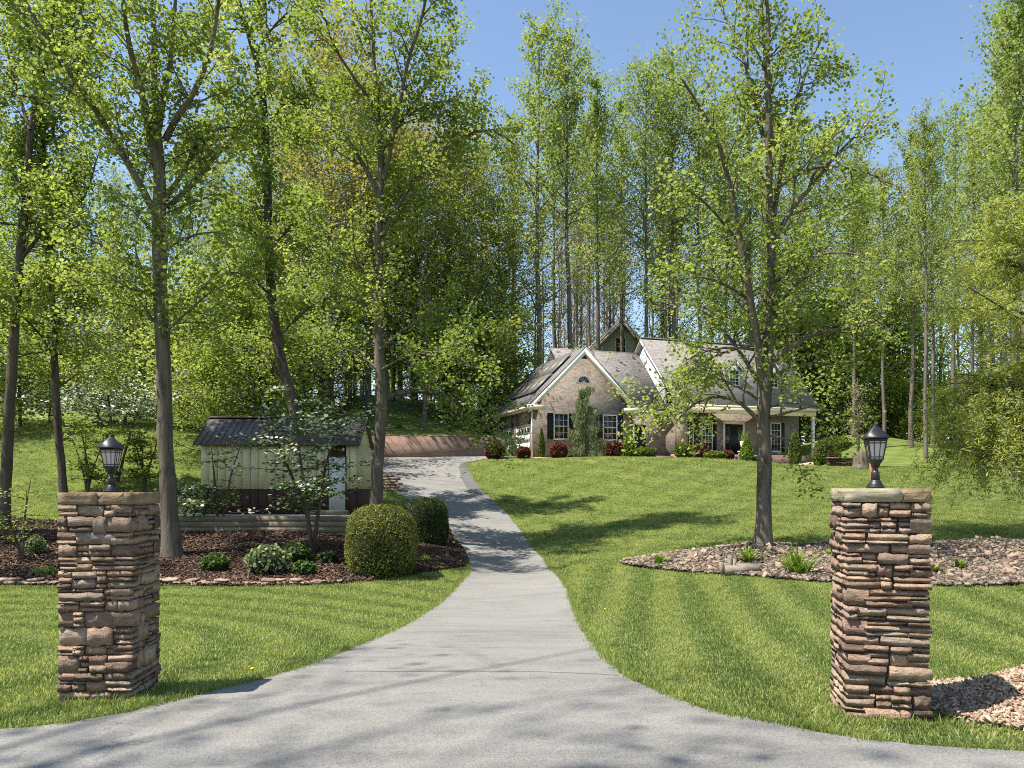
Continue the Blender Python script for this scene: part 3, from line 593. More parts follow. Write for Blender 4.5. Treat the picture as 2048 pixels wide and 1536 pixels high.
def window(parent, t0, t1, z0, z1, s, shutters=None, cols=3, rows=4, axis='t', name='window'):
    """a sash window on the plane s (front faces -s); parts: frame, muntins, pane"""
    wn = MB(); fw = 0.075
    wn.box(t0 - fw, s - 0.07, z0 - fw, t0, s + 0.02, z1 + fw).box(t1, s - 0.07, z0 - fw, t1 + fw, s + 0.02, z1 + fw)
    wn.box(t0, s - 0.07, z1, t1, s + 0.02, z1 + fw).box(t0, s - 0.07, z0 - fw, t1, s + 0.02, z0)
    o = wn.build(name, M['trim'], parent)
    g = MB(); g.box(t0, s - 0.012, z0, t1, s + 0.01, z1); g.build('pane', M['glass'], o)
    mu = MB()
    for i in range(1, cols): x = t0 + (t1 - t0) * i / cols; mu.box(x - 0.014, s - 0.034, z0, x + 0.014, s - 0.014, z1)
    for j in range(1, rows):
        z = z0 + (z1 - z0) * j / rows; th = 0.03 if j * 2 == rows else 0.014
        mu.box(t0, s - 0.038 if th > 0.02 else s - 0.036, z - th, t1, s - 0.0141, z + th)
    mu.build('muntins', M['trim'], o)
    MB().box(t0 - fw - 0.04, s - 0.11, z0 - fw - 0.05, t1 + fw + 0.04, s, z0 - fw - 0.001).build('sill', M['trim'], o)
    if shutters:
        for a, b in ((t0 - fw - 0.02 - shutters, t0 - fw - 0.02), (t1 + fw + 0.02, t1 + fw + 0.02 + shutters)):
            sh = MB(); sh.box(a, s - 0.045, z0 - 0.06, b, s - 0.002, z1 + 0.06)
            for k in range(14):
                zz_ = z0 + (z1 - z0) * (k + 0.5) / 14; sh.box(a + 0.05, s - 0.062, zz_ - 0.03, b - 0.05, s - 0.046, zz_ + 0.012)
            sh.build('shutter', M['black'], parent)
    return o

def slab(parent, name, pts, th, mat):
    """thick roof slope: 4 corner points (top), thickness downwards along the normal"""
    A = [np.array(p, float) for p in pts]; nrm = np.cross(A[1] - A[0], A[2] - A[0]); nrm /= np.linalg.norm(nrm)
    if nrm[2] < 0: nrm = -nrm
    m = MB(); m.prism([a - nrm * th for a in A], nrm * th); return m.build(name, mat, parent)

def brick_house():
    z0, rz = 3.62, rad(19); o0 = (1.33, 50.0)
    t = thing('brick_house', 'tan brick house with gabled garage wing, dormers and a front porch', 'house', (o0[0], o0[1], z0), rz)
    ev = 3.55; W = 7.26; AP = ev + W / 2 + 0.25        # eave and apex above ground, local z
    b = M['brick']
    # garage wing: walls with the gable
    g = MB(); y1 = 8.5
    g.prism([(0, 0, -1.2), (W, 0, -1.2), (W, 0, ev), (W / 2, 0, AP - 0.05), (0, 0, ev)], (0, 0.25, 0)); g.build('front_wall', b, t)
    g = MB(); g.box(0, 0.252, -1.2, 0.25, 0.55, ev).box(0, 3.35, -1.2, 0.25, 4.25, ev).box(0, 7.05, -1.2, 0.25, y1, ev).box(0, 0.55, 2.3, 0.25, 3.35, ev).box(0, 4.25, 2.3, 0.25, 7.05, ev); g.build('side_wall', b, t)
    g = MB(); g.box(W - 0.25, 0.252, -1.2, W, y1, ev).box(0.252, y1 - 0.25, -1.2, W - 0.252, y1, ev); g.build('back_wall', b, t)
    for s0_ in (0.55, 4.25):
        d = MB(); s1_ = s0_ + 2.8
        d.box(0.05, s0_ - 0.0, -0.05, 0.12, s0_ + 0.1, 2.3).box(0.05, s1_ - 0.1, -0.05, 0.12, s1_, 2.3).box(0.05, s0_ + 0.1, 2.18, 0.12, s1_ - 0.1, 2.3)
        dr_ = d.build('garage_door', M['trim'], t)
        for k in range(4):
            p = MB(); za = -0.03 + k * 0.55
            p.box(0.075, s0_ + 0.102, za, 0.115, s1_ - 0.102, za + 0.535)
            if k < 3:
                for q in range(4): a = s0_ + 0.2 + q * 0.62; p.box(0.062, a, za + 0.1, 0.0752, a + 0.5, za + 0.43)
            p.build('door_panel', M['trim'], dr_)
        p = MB()
        for q in range(4): a = s0_ + 0.2 + q * 0.62; p.box(0.066, a, 1.75, 0.0745, a + 0.5, 2.05)
        p.build('door_pane', M['glass'], dr_)
    for s_ in (0.3, 3.8, 7.4):
        m = MB(); m.lathe([(0.04, 2.2), (0.085, 2.3), (0.10, 2.5), (0.02, 2.6)], 6, c=(-0.14, s_)).box(-0.15, s_ - 0.03, 2.42, 0, s_ + 0.03, 2.48); m.build('wall_lamp', M['lamp_metal'], t)
    # rake roof of the wing
    ov = 0.35; es = 0.42
    zr = lambda x: AP - abs(x - W / 2)
    for sx in (-1, 1):
        xe = W / 2 + sx * (W / 2 + es)
        rf = slab(t, 'roof', [(W / 2, -ov, AP), (xe, -ov, zr(xe)), (xe, y1 + 0.2, zr(xe)), (W / 2, y1 + 0.2, AP)], 0.09, M['shingle'])
        f = MB(); n = np.array((sx * 0.7071, 0, 0.7071))
        A, B = np.array((W / 2, -ov + 0.02, AP)) - n * 0.095, np.array((xe, -ov + 0.02, zr(xe))) - n * 0.095
        f.prism([A, B, B - np.array((0, 0, 0.40)), A - np.array((0, 0, 0.40))], (0, 0.04, 0)); f.build('rake_board', M['trim'], rf)
        f = MB(); f.prism([A + (0, 0.06, -0.34), B + (0, 0.06, -0.34), B + (0, 0.06, -0.38), A + (0, 0.06, -0.38)], (0, ov - 0.09, 0)); f.build('soffit', M['trim_cream'], rf)
        # eave return and gutter
        e = MB(); x_in = 0.85 if sx < 0 else W - 0.85
        e.box(min(xe, x_in), -ov - 0.02, ev - 0.42, max(xe, x_in), 0.0, ev - 0.12); e.build('eave_return', M['trim_cream'], t)
        e = MB(); xa, xb = sorted((xe + sx * 0.12, xe - sx * 0.02)); e.box(xa, -ov, zr(xe) - 0.2, xb, y1 + 0.2, zr(xe) - 0.06)
        xa, xb = sorted((xe, (0 if sx < 0 else W))); e.box(xa, 0.0, zr(xe) - 0.26, xb, y1, zr(xe) - 0.21); e.build('gutter', M['trim_cream'], t)
        d = MB(); xd = -0.06 if sx < 0 else W + 0.06; d.box(xd - 0.05, -0.1, -0.1, xd + 0.05, -0.005, ev - 0.42); d.build('downspout', M['trim_cream'], t)
    # solar panels on the left slope
    for i in range(2):
        for j in range(5):
            a = 0.55 + i * 1.95; s0_ = 0.9 + j * 1.28
            def q(u, s_): return np.array((W / 2 - u * 0.7071, s_, AP - u * 0.7071)) + np.array((-0.7071, 0, 0.7071)) * 0.16
            slab(t, 'solar_panel', [q(a, s0_), q(a + 1.88, s0_), q(a + 1.88, s0_ + 1.22), q(a, s0_ + 1.22)], 0.05, M['solar'])
    # wing windows, lunette
    for tc in (2.0, 5.55): window(t, tc - 0.46, tc + 0.46, 1.32, 2.9, -0.002, 0.42)
    lu = MB(); pts = [(W / 2 + 0.48 * math.cos(a), -0.045, 5.02 + 0.48 * math.sin(a)) for a in np.linspace(0, math.pi, 15)]
    inn = [(W / 2 + 0.38 * math.cos(a), -0.045, 5.06 + 0.38 * math.sin(a)) for a in np.linspace(0, math.pi, 15)]
    for k in range(14): lu.prism([pts[k], pts[k + 1], inn[k + 1], inn[k]], (0, 0.05, 0))
    lu.box(W / 2 - 0.54, -0.07, 4.93, W / 2 + 0.54, 0.0, 5.018)
    lo = lu.build('arched_window', M['trim'], t)
    g = MB(); g.prism([(p[0], -0.012, p[2]) for p in inn], (0, 0.014, 0)); g.build('pane', M['glass'], lo)
    g = MB()
    for a in (0.6, 1.09, 1.57, 2.05, 2.54): g.bar((W / 2 + 0.1 * math.cos(a), -0.03, 5.06 + 0.1 * math.sin(a)), (W / 2 + 0.37 * math.cos(a), -0.03, 5.06 + 0.37 * math.sin(a)), 0.012, 4)
    g.lathe([(0.1, 0), (0.1, 0.02)], 10); 
    vv = g.v[-20:]; g.v[-20:] = [(W / 2 + x, -0.032 - z * 0.5, 5.06 + max(y, 0)) for x, y, z in vv]
    g.build('muntins', M['trim'], lo)
    # link behind, with ridge along the front
    LZ = 6.75 + 1.62; le = 3.6; ls = 1.5
    MB().box(W + 0.002, ls, -1.2, 10.7, ls + 0.25, le).build('link_wall', b, t)
    slab(t, 'link_roof', [(3.6, ls - 0.4, le - 0.1), (10.75, ls - 0.4, le - 0.1), (10.75, ls - 0.5 + (LZ - le), LZ), (3.6, ls - 0.5 + (LZ - le), LZ)], 0.1, M['shingle'])
    rs = ls - 0.5 + (LZ - le)
    slab(t, 'link_roof', [(3.6, rs + 4.8, LZ - 4.8), (10.75, rs + 4.8, LZ - 4.8), (10.75, rs, LZ), (3.6, rs, LZ)], 0.1, M['shingle'])
    MB().box(W + 0.45, ls - 0.55, le - 0.36, 10.7, ls - 0.41, le - 0.16).build('gutter', M['trim_cream'], t)
    d = MB(); d.box(8.1, ls - 0.03, 0.3, 9.1, ls - 0.002, 2.5); d.build('side_door', M['black'], t)
    MB().box(7.7, ls - 1.2, -1.0, 10.6, ls - 0.004, 0.28).build('side_step', M['brick_red'], t)
    # main block with porch
    a0, a1 = 10.75, 22.3; me_ = 3.95; mr = 9.35; pw = 1.6      # porch depth
    g = MB()
    g.box(a0, pw, -1.2, a1, pw + 0.25, me_ - 0.15); g.build('main_wall', b, t)
    rs = -0.55 + (mr - me_)
    for x in (a0 + 0.02, a1 - 0.27):
        g = MB(); zc = me_ - 0.2
        g.prism([(x, pw + 0.252, -1.2), (x, 9.8, -1.2), (x, 9.8, me_ - 0.2), (x, rs, mr - 0.12), (x, pw + 0.252, me_ + pw + 0.2)], (0.25, 0, 0)); g.build('end_wall', M['siding'], t)
    slab(t, 'main_roof', [(a0 - 0.25, -0.55, me_), (a1 + 0.25, -0.55, me_), (a1 + 0.25, rs, mr), (a0 - 0.25, rs, mr)], 0.12, M['shingle'])
    slab(t, 'main_roof', [(a0 - 0.25, rs + 5.2, mr - 5.2), (a1 + 0.25, rs + 5.2, mr - 5.2), (a1 + 0.25, rs, mr), (a0 - 0.25, rs, mr)], 0.12, M['shingle'])
    for x in (a0 - 0.30, a1 + 0.26):
        f = MB(); f.prism([(x, -0.55, me_ - 0.13), (x, rs, mr - 0.13), (x, rs, mr - 0.34), (x, -0.34, me_ - 0.13)], (0.04, 0, 0)); f.build('rake_board', M['trim'], t)
    MB().box(a0 - 0.25, rs - 0.12, mr - 0.02, a1 + 0.25, rs + 0.12, mr + 0.05).build('ridge_cap', M['shingle'], t)
    MB().box(a0 - 0.2, -0.69, me_ - 0.26, a1 + 0.2, -0.56, me_ - 0.1).build('gutter', M['trim_cream'], t)
    MB().box(a0, -0.3, me_ - 0.62, a1, -0.02, me_ - 0.13).build('porch_beam', M['trim_cream'], t)
    MB().box(a0, -0.018, me_ - 0.2, a1, pw - 0.002, me_ - 0.14).build('porch_ceiling', M['trim_cream'], t)
    MB().box(a0, -0.35, -1.2, a1, pw - 0.002, 0.42).build('porch_floor', M['brick_red'], t)
    st = MB()
    for k in range(3): st.box(15.2, -0.35 - 0.3 * (k + 1), -1.2, 17.6, -0.352 - 0.3 * k, 0.28 - 0.14 * k)
    st.build('porch_steps', M['brick_red'], t)
    c = MB(); c.box(a0, -0.3, 0.421, a0 + 0.62, 0.32, me_ - 0.621); c.build('porch_pier', b, t)
    for x in (17.9, a1 - 0.3):
        c = MB(); c.box(x, -0.27, 0.421, x + 0.26, -0.03, 0.6).box(x + 0.03, -0.25, 0.6, x + 0.23, -0.05, me_ - 0.8).box(x, -0.27, me_ - 0.8, x + 0.26, -0.03, me_ - 0.622); c.build('porch_column', M['trim'], t)
    for tc in (12.55, 14.15, 20.15): window(t, tc - 0.40, tc + 0.40, 0.85, 2.9, pw - 0.002, 0.32, 3, 4)
    d = MB(); d.box(15.5, pw - 0.1, 0.42, 15.66, pw, 3.0).box(17.2, pw - 0.1, 0.42, 17.36, pw, 3.0).box(15.66, pw - 0.1, 2.75, 17.2, pw, 3.0); fd = d.build('front_door', M['trim'], t)
    MB().box(15.662, pw - 0.06, 0.421, 17.198, pw - 0.003, 2.749).build('door_leaf', M['black'], fd)
    MB().box(15.75, pw - 0.07, 0.7, 16.1, pw - 0.0602, 2.55).box(16.75, pw - 0.07, 0.7, 17.1, pw - 0.0602, 2.55).build('door_pane', M['glass'], fd)
    # dormers
    for tc in (12.75, 16.1, 19.5):
        dw = 0.78; s_ = 1.05; zb = me_ + s_ + 0.45; zt_ = zb + 1.15; ap = zt_ + 0.85
        m = MB(); m.prism([(tc - dw, s_, zb - 0.1), (tc + dw, s_, zb - 0.1), (tc + dw, s_, zt_), (tc, s_, ap - 0.03), (tc - dw, s_, zt_)], (0, 2.6, 0)); dm = m.build('dormer', M['siding'], t)
        for k in range(9):
            for sx in (-1, 1): 
                x = tc + sx * (dw + 0.004); MB().box(min(x, x + sx * 0.02), s_ + 0.02, zb - 0.1 + k * 0.14, max(x, x + sx * 0.02), s_ + 0.3 + k * 0.14, zb - 0.1 + k * 0.14 + 0.12).build('clapboard', M['siding'], dm)
        for sx in (-1, 1):
            xe = tc + sx * (dw + 0.22); ze = ap - (dw + 0.22) * 1.05
            slab(dm, 'dormer_roof', [(tc, s_ - 0.2, ap + 0.1), (xe, s_ - 0.2, ze + 0.1), (xe, s_ + 2.6, ze + 0.1), (tc, s_ + 3.3, ap + 0.1)], 0.07, M['shingle'])
            f = MB(); f.prism([(tc, s_ - 0.17, ap + 0.02), (xe, s_ - 0.17, ze + 0.02), (xe, s_ - 0.17, ze - 0.16), (tc, s_ - 0.17, ap - 0.16)], (0, 0.03, 0)); f.build('rake_board', M['trim'], dm)
        wd_ = window(dm, tc - 0.36, tc + 0.36, zb + 0.12, zt_ - 0.02, s_ - 0.002, None, 3, 4)
    # urn on its pier
    L_ = local_house(o0, rz); return t, L_, z0
HOUSE, HL, HZ = brick_house()

def place(o, v, z=None): o.location = (v[0], v[1], h(v[0], v[1]) if z is None else z)
u = HL(15.05, -1.6, 0); t_ = thing('brick_pier', 'low brick pier carrying a white urn beside the porch steps', 'pier', (u.x, u.y, h(u.x, u.y) - 0.1), rad(19))
MB().box(-0.27, -0.27, 0, 0.27, 0.27, 0.95).build('shaft', M['brick'], t_); MB().box(-0.31, -0.31, 0.951, 0.31, 0.31, 1.03).build('cap', M['trim_cream'], t_)
un = thing('urn_planter', 'white urn with upright spiky leaves on the brick pier', 'planter', (u.x, u.y, h(u.x, u.y) + 0.93), 0)
MB().lathe([(0.13, 0), (0.15, 0.05), (0.12, 0.09), (0.21, 0.3), (0.27, 0.5), (0.25, 0.6), (0.29, 0.66), (0.24, 0.67)], 18).build('urn', M['urn'], un, True)

def neighbour_back():
    c = P(1241, 690, 82); g0 = h(c[0], c[1])
    t = thing('gabled_house', 'grey green gabled house on the rise behind the brick house', 'house', (c[0], c[1], g0), rad(8))
    ap = EYE + (HOR - 641) / F * 82 - g0; hw = 4.2; ev = ap - hw * 1.0
    MB().prism([(-hw, 0, -1), (hw, 0, -1), (hw, 0, ev), (0, 0, ap - 0.1), (-hw, 0, ev)], (0, 9, 0)).build('wall', M['siding_grey'], t)
    for sx in (-1, 1):
        xe = sx * (hw + 0.6); slab(t, 'roof', [(0, -0.8, ap + 0.1), (xe, -0.8, ap - hw - 0.5), (xe, 9.3, ap - hw - 0.5), (0, 9.3, ap + 0.1)], 0.15, M['shingle'])
        MB().prism([(0, -0.76, ap - 0.05), (xe, -0.76, ap - hw - 0.65), (xe, -0.76, ap - hw - 1.05), (0, -0.76, ap - 0.45)], (0, 0.06, 0)).build('rake_board', M['siding_grey'], t)
    window(t, -0.5, 0.5, ap - 3.6, ap - 1.9, -0.002, None, 2, 2); window(t, -0.9, 0.9, ap - 7, ap - 5.2, -0.002, None, 3, 3)
neighbour_back()
def neighbour_left():
    c = P(165, 850, 56); g0 = h(c[0], c[1]) - 0.9
    t = thing('hillside_house', 'pale house with dark roof half hidden by trees beyond the lawn', 'house', (c[0], c[1], g0), rad(-12))
    MB().box(-5.5, 0, -1.5, 6.5, 8, 4.6).build('wall', simple('pale_wall', (0.42, 0.37, 0.31), 0.8, 0.1), t)
    slab(t, 'roof', [(-6.1, -0.7, 4.5), (7.1, -0.7, 4.5), (7.1, 4, 8.1), (-6.1, 4, 8.1)], 0.15, M['shingle_dark'])
    slab(t, 'roof', [(-6.1, 8.7, 4.5), (7.1, 8.7, 4.5), (7.1, 4, 8.1), (-6.1, 4, 8.1)], 0.15, M['shingle_dark'])
    for x in (-5.5, 6.45): MB().prism([(x, 0, 4.6), (x, 8, 4.6), (x, 4, 7.95)], (0.05, 0, 0)).build('gable', M['trim'], t)
    MB().box(-6.1, -0.84, 4.3, 7.1, -0.71, 4.52).build('gutter', M['trim'], t)
    for x in (-4.6, -1.2, 2.2, 4.8): window(t, x - 0.45, x + 0.45, 2.6, 4.0, -0.002, 0.3, 2, 2)
    MB().box(3.6, -2.6, 0.8, 8.8, -0.01, 1.0).build('deck', M['trim'], t)
    r = MB(); r.box(3.6, -2.6, 1.9, 8.8, -2.5, 2.0)
    for k in range(26): r.box(3.65 + k * 0.2, -2.58, 1.0, 3.70 + k * 0.2, -2.53, 1.9)
    r.build('railing', M['trim'], t)
    for x in (3.7, 6.2, 8.6): MB().box(x, -2.45, -1.2, x + 0.15, -2.3, 3.4).build('deck_post', M['trim'], t)
    slab(t, 'deck_roof', [(3.3, -2.9, 3.35), (9.1, -2.9, 3.35), (9.1, 0, 3.95), (3.3, 0, 3.95)], 0.12, M['shingle'])
neighbour_left()

# shed on its gravel terrace
def shed():
    d = 27.0; x0 = P(402, 0, d)[0]; x1 = P(714, 0, d)[0]; wdt = x1 - x0; zb = EYE + (HOR - 1027) / F * d
    t = thing('garden_shed', 'cream and brown board shed with dark roof and white door', 'shed', (x0, d, zb), rad(1.5))
    zm = 0.86; ze = (1027 - 888) / F * d; npl = 19; pw = wdt / npl
    da, db = P(655, 0, d)[0] - x0, P(691, 0, d)[0] - x0
    MB().box(0.03, 0.03, -0.1, wdt - 0.03, 3.0, ze + 0.05).build('frame', M['shed_brown'], t)
    for i in range(npl):
        a, b2 = i * pw, (i + 1) * pw - 0.012
        if b2 > da and a < db:
            a2, b3 = (a, da) if a < da else (db, b2)
            if a < da and b3 - a2 > 0.03: pass
            elif b2 > db and b3 - a2 > 0.03: pass
            else: continue
            a, b2 = a2, b3
        rr = random.Random(i); y = rr.uniform(0, 0.006)
        MB().box(a, y - 0.001, zm, b2, 0.029, ze).build('plank', M['shed_cream'], t)
        MB().box(a, y - 0.016, -0.05, b2, 0.028, zm - 0.004).build('plank', M['shed_brown'], t)
    for k in range(14):
        a = 0.032 + k * 0.21
        for xs in (-0.012, wdt - 0.018):
            MB().box(xs, a, zm, xs + 0.03, a + 0.2, ze).build('plank', M['shed_cream'], t); MB().box(xs - 0.004, a, -0.05, xs + 0.034, a + 0.2, zm - 0.004).build('plank', M['shed_brown'], t)
    dz = (1027 - 914) / F * d
    dd = MB(); dd.box(da + 0.03, -0.035, 0.12, db - 0.03, 0.02, dz); do = dd.build('door', M['door_white'], t)
    MB().box(da + 0.28, -0.042, dz - 0.45, da + 0.42, -0.0352, dz - 0.24).build('door_pane', M['glass'], do)
    f = MB(); f.box(da, -0.03, 0.0, da + 0.029, 0.02, dz + 0.03).box(db - 0.029, -0.03, 0.0, db, 0.02, dz + 0.03).box(da + 0.03, -0.03, dz + 0.001, db - 0.03, 0.02, dz + 0.03); f.build('door_frame', M['shed_brown'], t)
    MB().lathe([(0.02, 0), (0.03, 0.03), (0.02, 0.05)], 8, c=(0, 0)).build('door_knob', M['lamp_metal'], do, loc=(da + 0.1, -0.04, 1.0), rot=(rad(90), 0, 0))
    zr = ze + 1.05
    for ya, yb in ((-0.22, 1.5), (3.22, 1.5)):
        rf = slab(t, 'roof', [(-0.22, ya, ze - 0.02), (wdt + 0.1, ya, ze - 0.02), (wdt + 0.1, yb, zr), (-0.22, yb, zr)], 0.05, M['shed_roof'])
        nr = 27
        for k in range(nr):
            x = -0.2 + (wdt + 0.28) * k / (nr - 1); m = MB()
            m.prism([(x - 0.008, ya, ze - 0.018), (x + 0.008, ya, ze - 0.018), (x + 0.008, yb, zr + 0.002), (x - 0.008, yb, zr + 0.002)], (0, 0, 0.014)); m.build('rib', M['shed_roof'], rf)
    MB().box(-0.22, 1.4, zr - 0.01, wdt + 0.1, 1.6, zr + 0.05).build('ridge_cap', M['shed_roof'], t)
    for x in (0.02, wdt - 0.07): MB().prism([(x, 0.0, ze), (x, 3.0, ze), (x, 1.5, zr - 0.06)], (0.05, 0, 0)).build('gable', M['shed_cream'], t)
    # terrace, timber edging, step
    xa, xb = x0 - 0.9, x1 + 0.35
    kind(MB().box(xa, 25.25, zb - 1.6, xb, 31.2, zb - 0.03).build('gravel_terrace', M['gravel_pad']), 'structure')
    tw = thing('timber_wall', 'low retaining wall of stacked weathered timbers below the shed', 'wall', (xa, 25.2, zb - 0.75))
    for k in range(4):
        off = 0.4 * (k % 2); xsn = [0, 1.7 + off, 3.9 - off, xb - xa]
        for a, b2 in zip(xsn[:-1], xsn[1:]): MB().box(a, -0.18 + 0.006 * k, k * 0.185, b2 - 0.012, 0.0, k * 0.185 + 0.178).build('timber', M['timber'], tw)
    st = MB(); st.box(0, 0, 0, 1.3, 0.5, 0.16); tag(st.build('timber_step', M['timber'], loc=(x0 + da - 0.5, 26.35, zb - 0.03)), 'grey timber step before the white shed door', 'step')
    return x1, zb
SX1, SZB = shed()

# brick retaining wall of the parking court
def court_wall():
    a = P(705, 913, 50.5); b2 = P(1012, 913, 52.0); t = thing('brick_wall', 'long red brick retaining wall along the parking court', 'wall', (a[0], a[1], 0), math.atan2(b2[1] - a[1], b2[0] - a[0]))
    Lg = np.linalg.norm(b2 - a) + 0.0; zb = h(a[0], a[1]) - 0.6; zt = EYE + (HOR - 870) / F * 51
    MB().box(-4.0, 0, zb - 0.5, Lg, 0.3, zt - 0.08).build('wall_body', M['brick_red'], t); 
    n = 16
    for k in range(n): MB().box(-4.0 + (Lg + 4) * k / n, -0.035, zt - 0.078, -4.0 + (Lg + 4) * (k + 1) / n - 0.008, 0.34, zt).build('coping_brick', M['brick_red'], t)
court_wall()

# dry stone retaining corner beside the drive
def stone_corner():
    c = ground(795, 985); t = thing('dry_stone_wall', 'rough dry stone edging where the shed terrace meets the drive', 'wall', (c[0], c[1] + 0.3, c[2] - 0.1), 0); r = random.Random(4)
    for k in range(7):
        x = -1.55 + 0.04 * k
        while x < 0.0 - 0.05 * k:
            wv = r.uniform(0.22, 0.5); obj('stone', r.choice(STONES), t, (x + wv / 2, -0.1 + 0.04 * k + r.uniform(-.04, .04), 0.08 + k * 0.135), (r.uniform(-.06, .06), r.uniform(-.06, .06), r.uniform(-.15, .15)), (wv, 0.4, r.uniform(0.1, 0.15))); x += wv + 0.01
    return c
stone_corner()
def edging():
    r = random.Random(6); row = [ground(x, y) for x, y in [(-40, 1171), (120, 1170), (330, 1170), (430, 1171), (520, 1171), (600, 1170), (680, 1166)]]
    for a, b2 in zip(row[:-1], row[1:]):
        Lg = np.linalg.norm(b2 - a); k = int(Lg / 0.24)
        for i in range(k):
            p = a + (b2 - a) * (i + 0.5) / k
            for lv in range(2 if r.random() < 0.6 else 1):
                obj('edging_stone', r.choice(STONES), mulch_bed, (p[0] + r.uniform(-.05, .05), p[1] + 0.05 + r.uniform(-.05, .05), p[2] + 0.05 + 0.065 * lv), (r.uniform(-.1, .1), r.uniform(-.1, .1), r.uniform(-.3, .3)), (r.uniform(0.2, 0.36), 0.22, r.uniform(0.05, 0.085)))
    # larger rocks in the river rock bed
    mn, mx = ROCK[:, :2].min(0), ROCK[:, :2].max(0); q = R(8); n = 0
    while n < 230:
        x, y = q.uniform(mn[0], 13.5), q.uniform(mn[1], mx[1])
        if not inside(ROCK, np.array([x]), np.array([y]))[0] or abs(x) > 0.68 * y: continue
        z = h(x, y) + float(ROCKB(np.array([x]), np.array([y]))[0]); s = q.uniform(0.10, 0.21)
        obj('rock', STONES[q.randint(14)], rock_bed, (x, y, z + 0.075), (q.normal(-0.6, .4), q.normal(0, .3), q.uniform(0, 6.28)), (s, s * 0.75, s * 0.45)); n += 1
edging()
# ------------------------------------------------------------------ trees
class Tree:
    def __init__(s, seed): s.r = R(seed); s.tv = []; s.tf = []; s.n = 0; s.lp = []; s.ls = []; s.lt = []
    def tube(s, pts, rr, k):
        V, Q = tube(pts, rr, k); s.tv.append(V); s.tf.append(Q + s.n); s.n += len(V)
    def leaves(s, pts, size, tint): s.lp.append(pts); s.ls.append(np.full(len(pts), size) * s.r.uniform(0.65, 1.3, len(pts))); s.lt.append(tint)
    def wood_mesh(s, name, mat): return mesh_from(name, np.concatenate(s.tv), [np.concatenate(s.tf)], mat, True)
    def leaf_mesh(s, name, mat, shape='broad', up=0.6):
        Pn = np.concatenate(s.lp); S = np.concatenate(s.ls); T = np.concatenate(s.lt); n = len(Pn); r = s.r
        nz = r.normal(0, 1, (n, 3)); nz[:, 2] = np.abs(nz[:, 2]) + up; nz /= np.linalg.norm(nz, axis=1)[:, None]
        a = r.normal(0, 1, (n, 3)); a -= (a * nz).sum(1)[:, None] * nz; a /= np.linalg.norm(a, axis=1)[:, None]; b = np.cross(nz, a)
        if shape == 'broad': loc = [(0, -.5, 0), (.45, -.22, .10), (.40, .3, .12), (0, .42, 0), (-.40, .3, .12), (-.45, -.22, .10)]; Fq = [(0, 1, 2, 3), (0, 3, 4, 5)]
        elif shape == 'kite': loc = [(0, -.5, 0), (.42, 0, .06), (0, .55, .0), (-.42, 0, .06)]; Fq = [(0, 1, 2, 3)]
        else: loc = [(0, -.6, 0), (.13, 0, .03), (0, .6, -.05), (-.13, 0, .03)]; Fq = [(0, 1, 2, 3)]
        if shape == 'hang': a, b, nz = b, np.tile(np.array((0, 0, -1.0)), (n, 1)) + r.normal(0, .35, (n, 3)), nz
        loc = np.array(loc); k = len(loc)
        V = Pn[:, None] + S[:, None, None] * (loc[None, :, 0:1] * a[:, None] + loc[None, :, 1:2] * b[:, None] + loc[None, :, 2:3] * nz[:, None])
        Q = (np.arange(n)[:, None, None] * k + np.array(Fq)[None]).reshape(-1, 4)
        return mesh_from(name, V.reshape(-1, 3), [Q], mat, False, np.repeat(T, len(Fq)))

def curve(r, p, d, length, nseg, wander, grav):
    pts = [np.array(p, float)]; d = np.array(d, float); d /= np.linalg.norm(d)
    for i in range(nseg):
        d = d + r.normal(0, wander, 3) + np.array((0, 0, grav)); d /= np.linalg.norm(d); pts.append(pts[-1] + d * length / nseg)
    return np.array(pts)
def side_dir(r, t, ang, az=None):
    t = t / (np.linalg.norm(t) + 1e-9); a = np.cross(t, (0.3, 0.2, 0.93) if abs(t[2]) < 0.95 else (1, 0, 0)); a /= np.linalg.norm(a); b = np.cross(t, a)
    az = r.uniform(0, 6.283) if az is None else az
    return math.cos(ang) * t + math.sin(ang) * (math.cos(az) * a + math.sin(az) * b)
def resample(pts, rr, step):
    pts = np.asarray(pts, float); rr = np.asarray(rr, float); n = len(pts); tt = np.arange(n); s = np.concatenate([[0], np.cumsum(np.linalg.norm(np.diff(pts, axis=0), axis=1))])
    k = max(3, int(s[-1] / step)); q = np.linspace(0, s[-1], k)
    # smooth with a Catmull-Rom like pass
    out = np.stack([np.interp(q, s, pts[:, i]) for i in range(3)], -1)
    for _ in range(3): out[1:-1] = out[1:-1] * 0.5 + (out[:-2] + out[2:]) * 0.25
    return out, np.interp(q, s, rr)

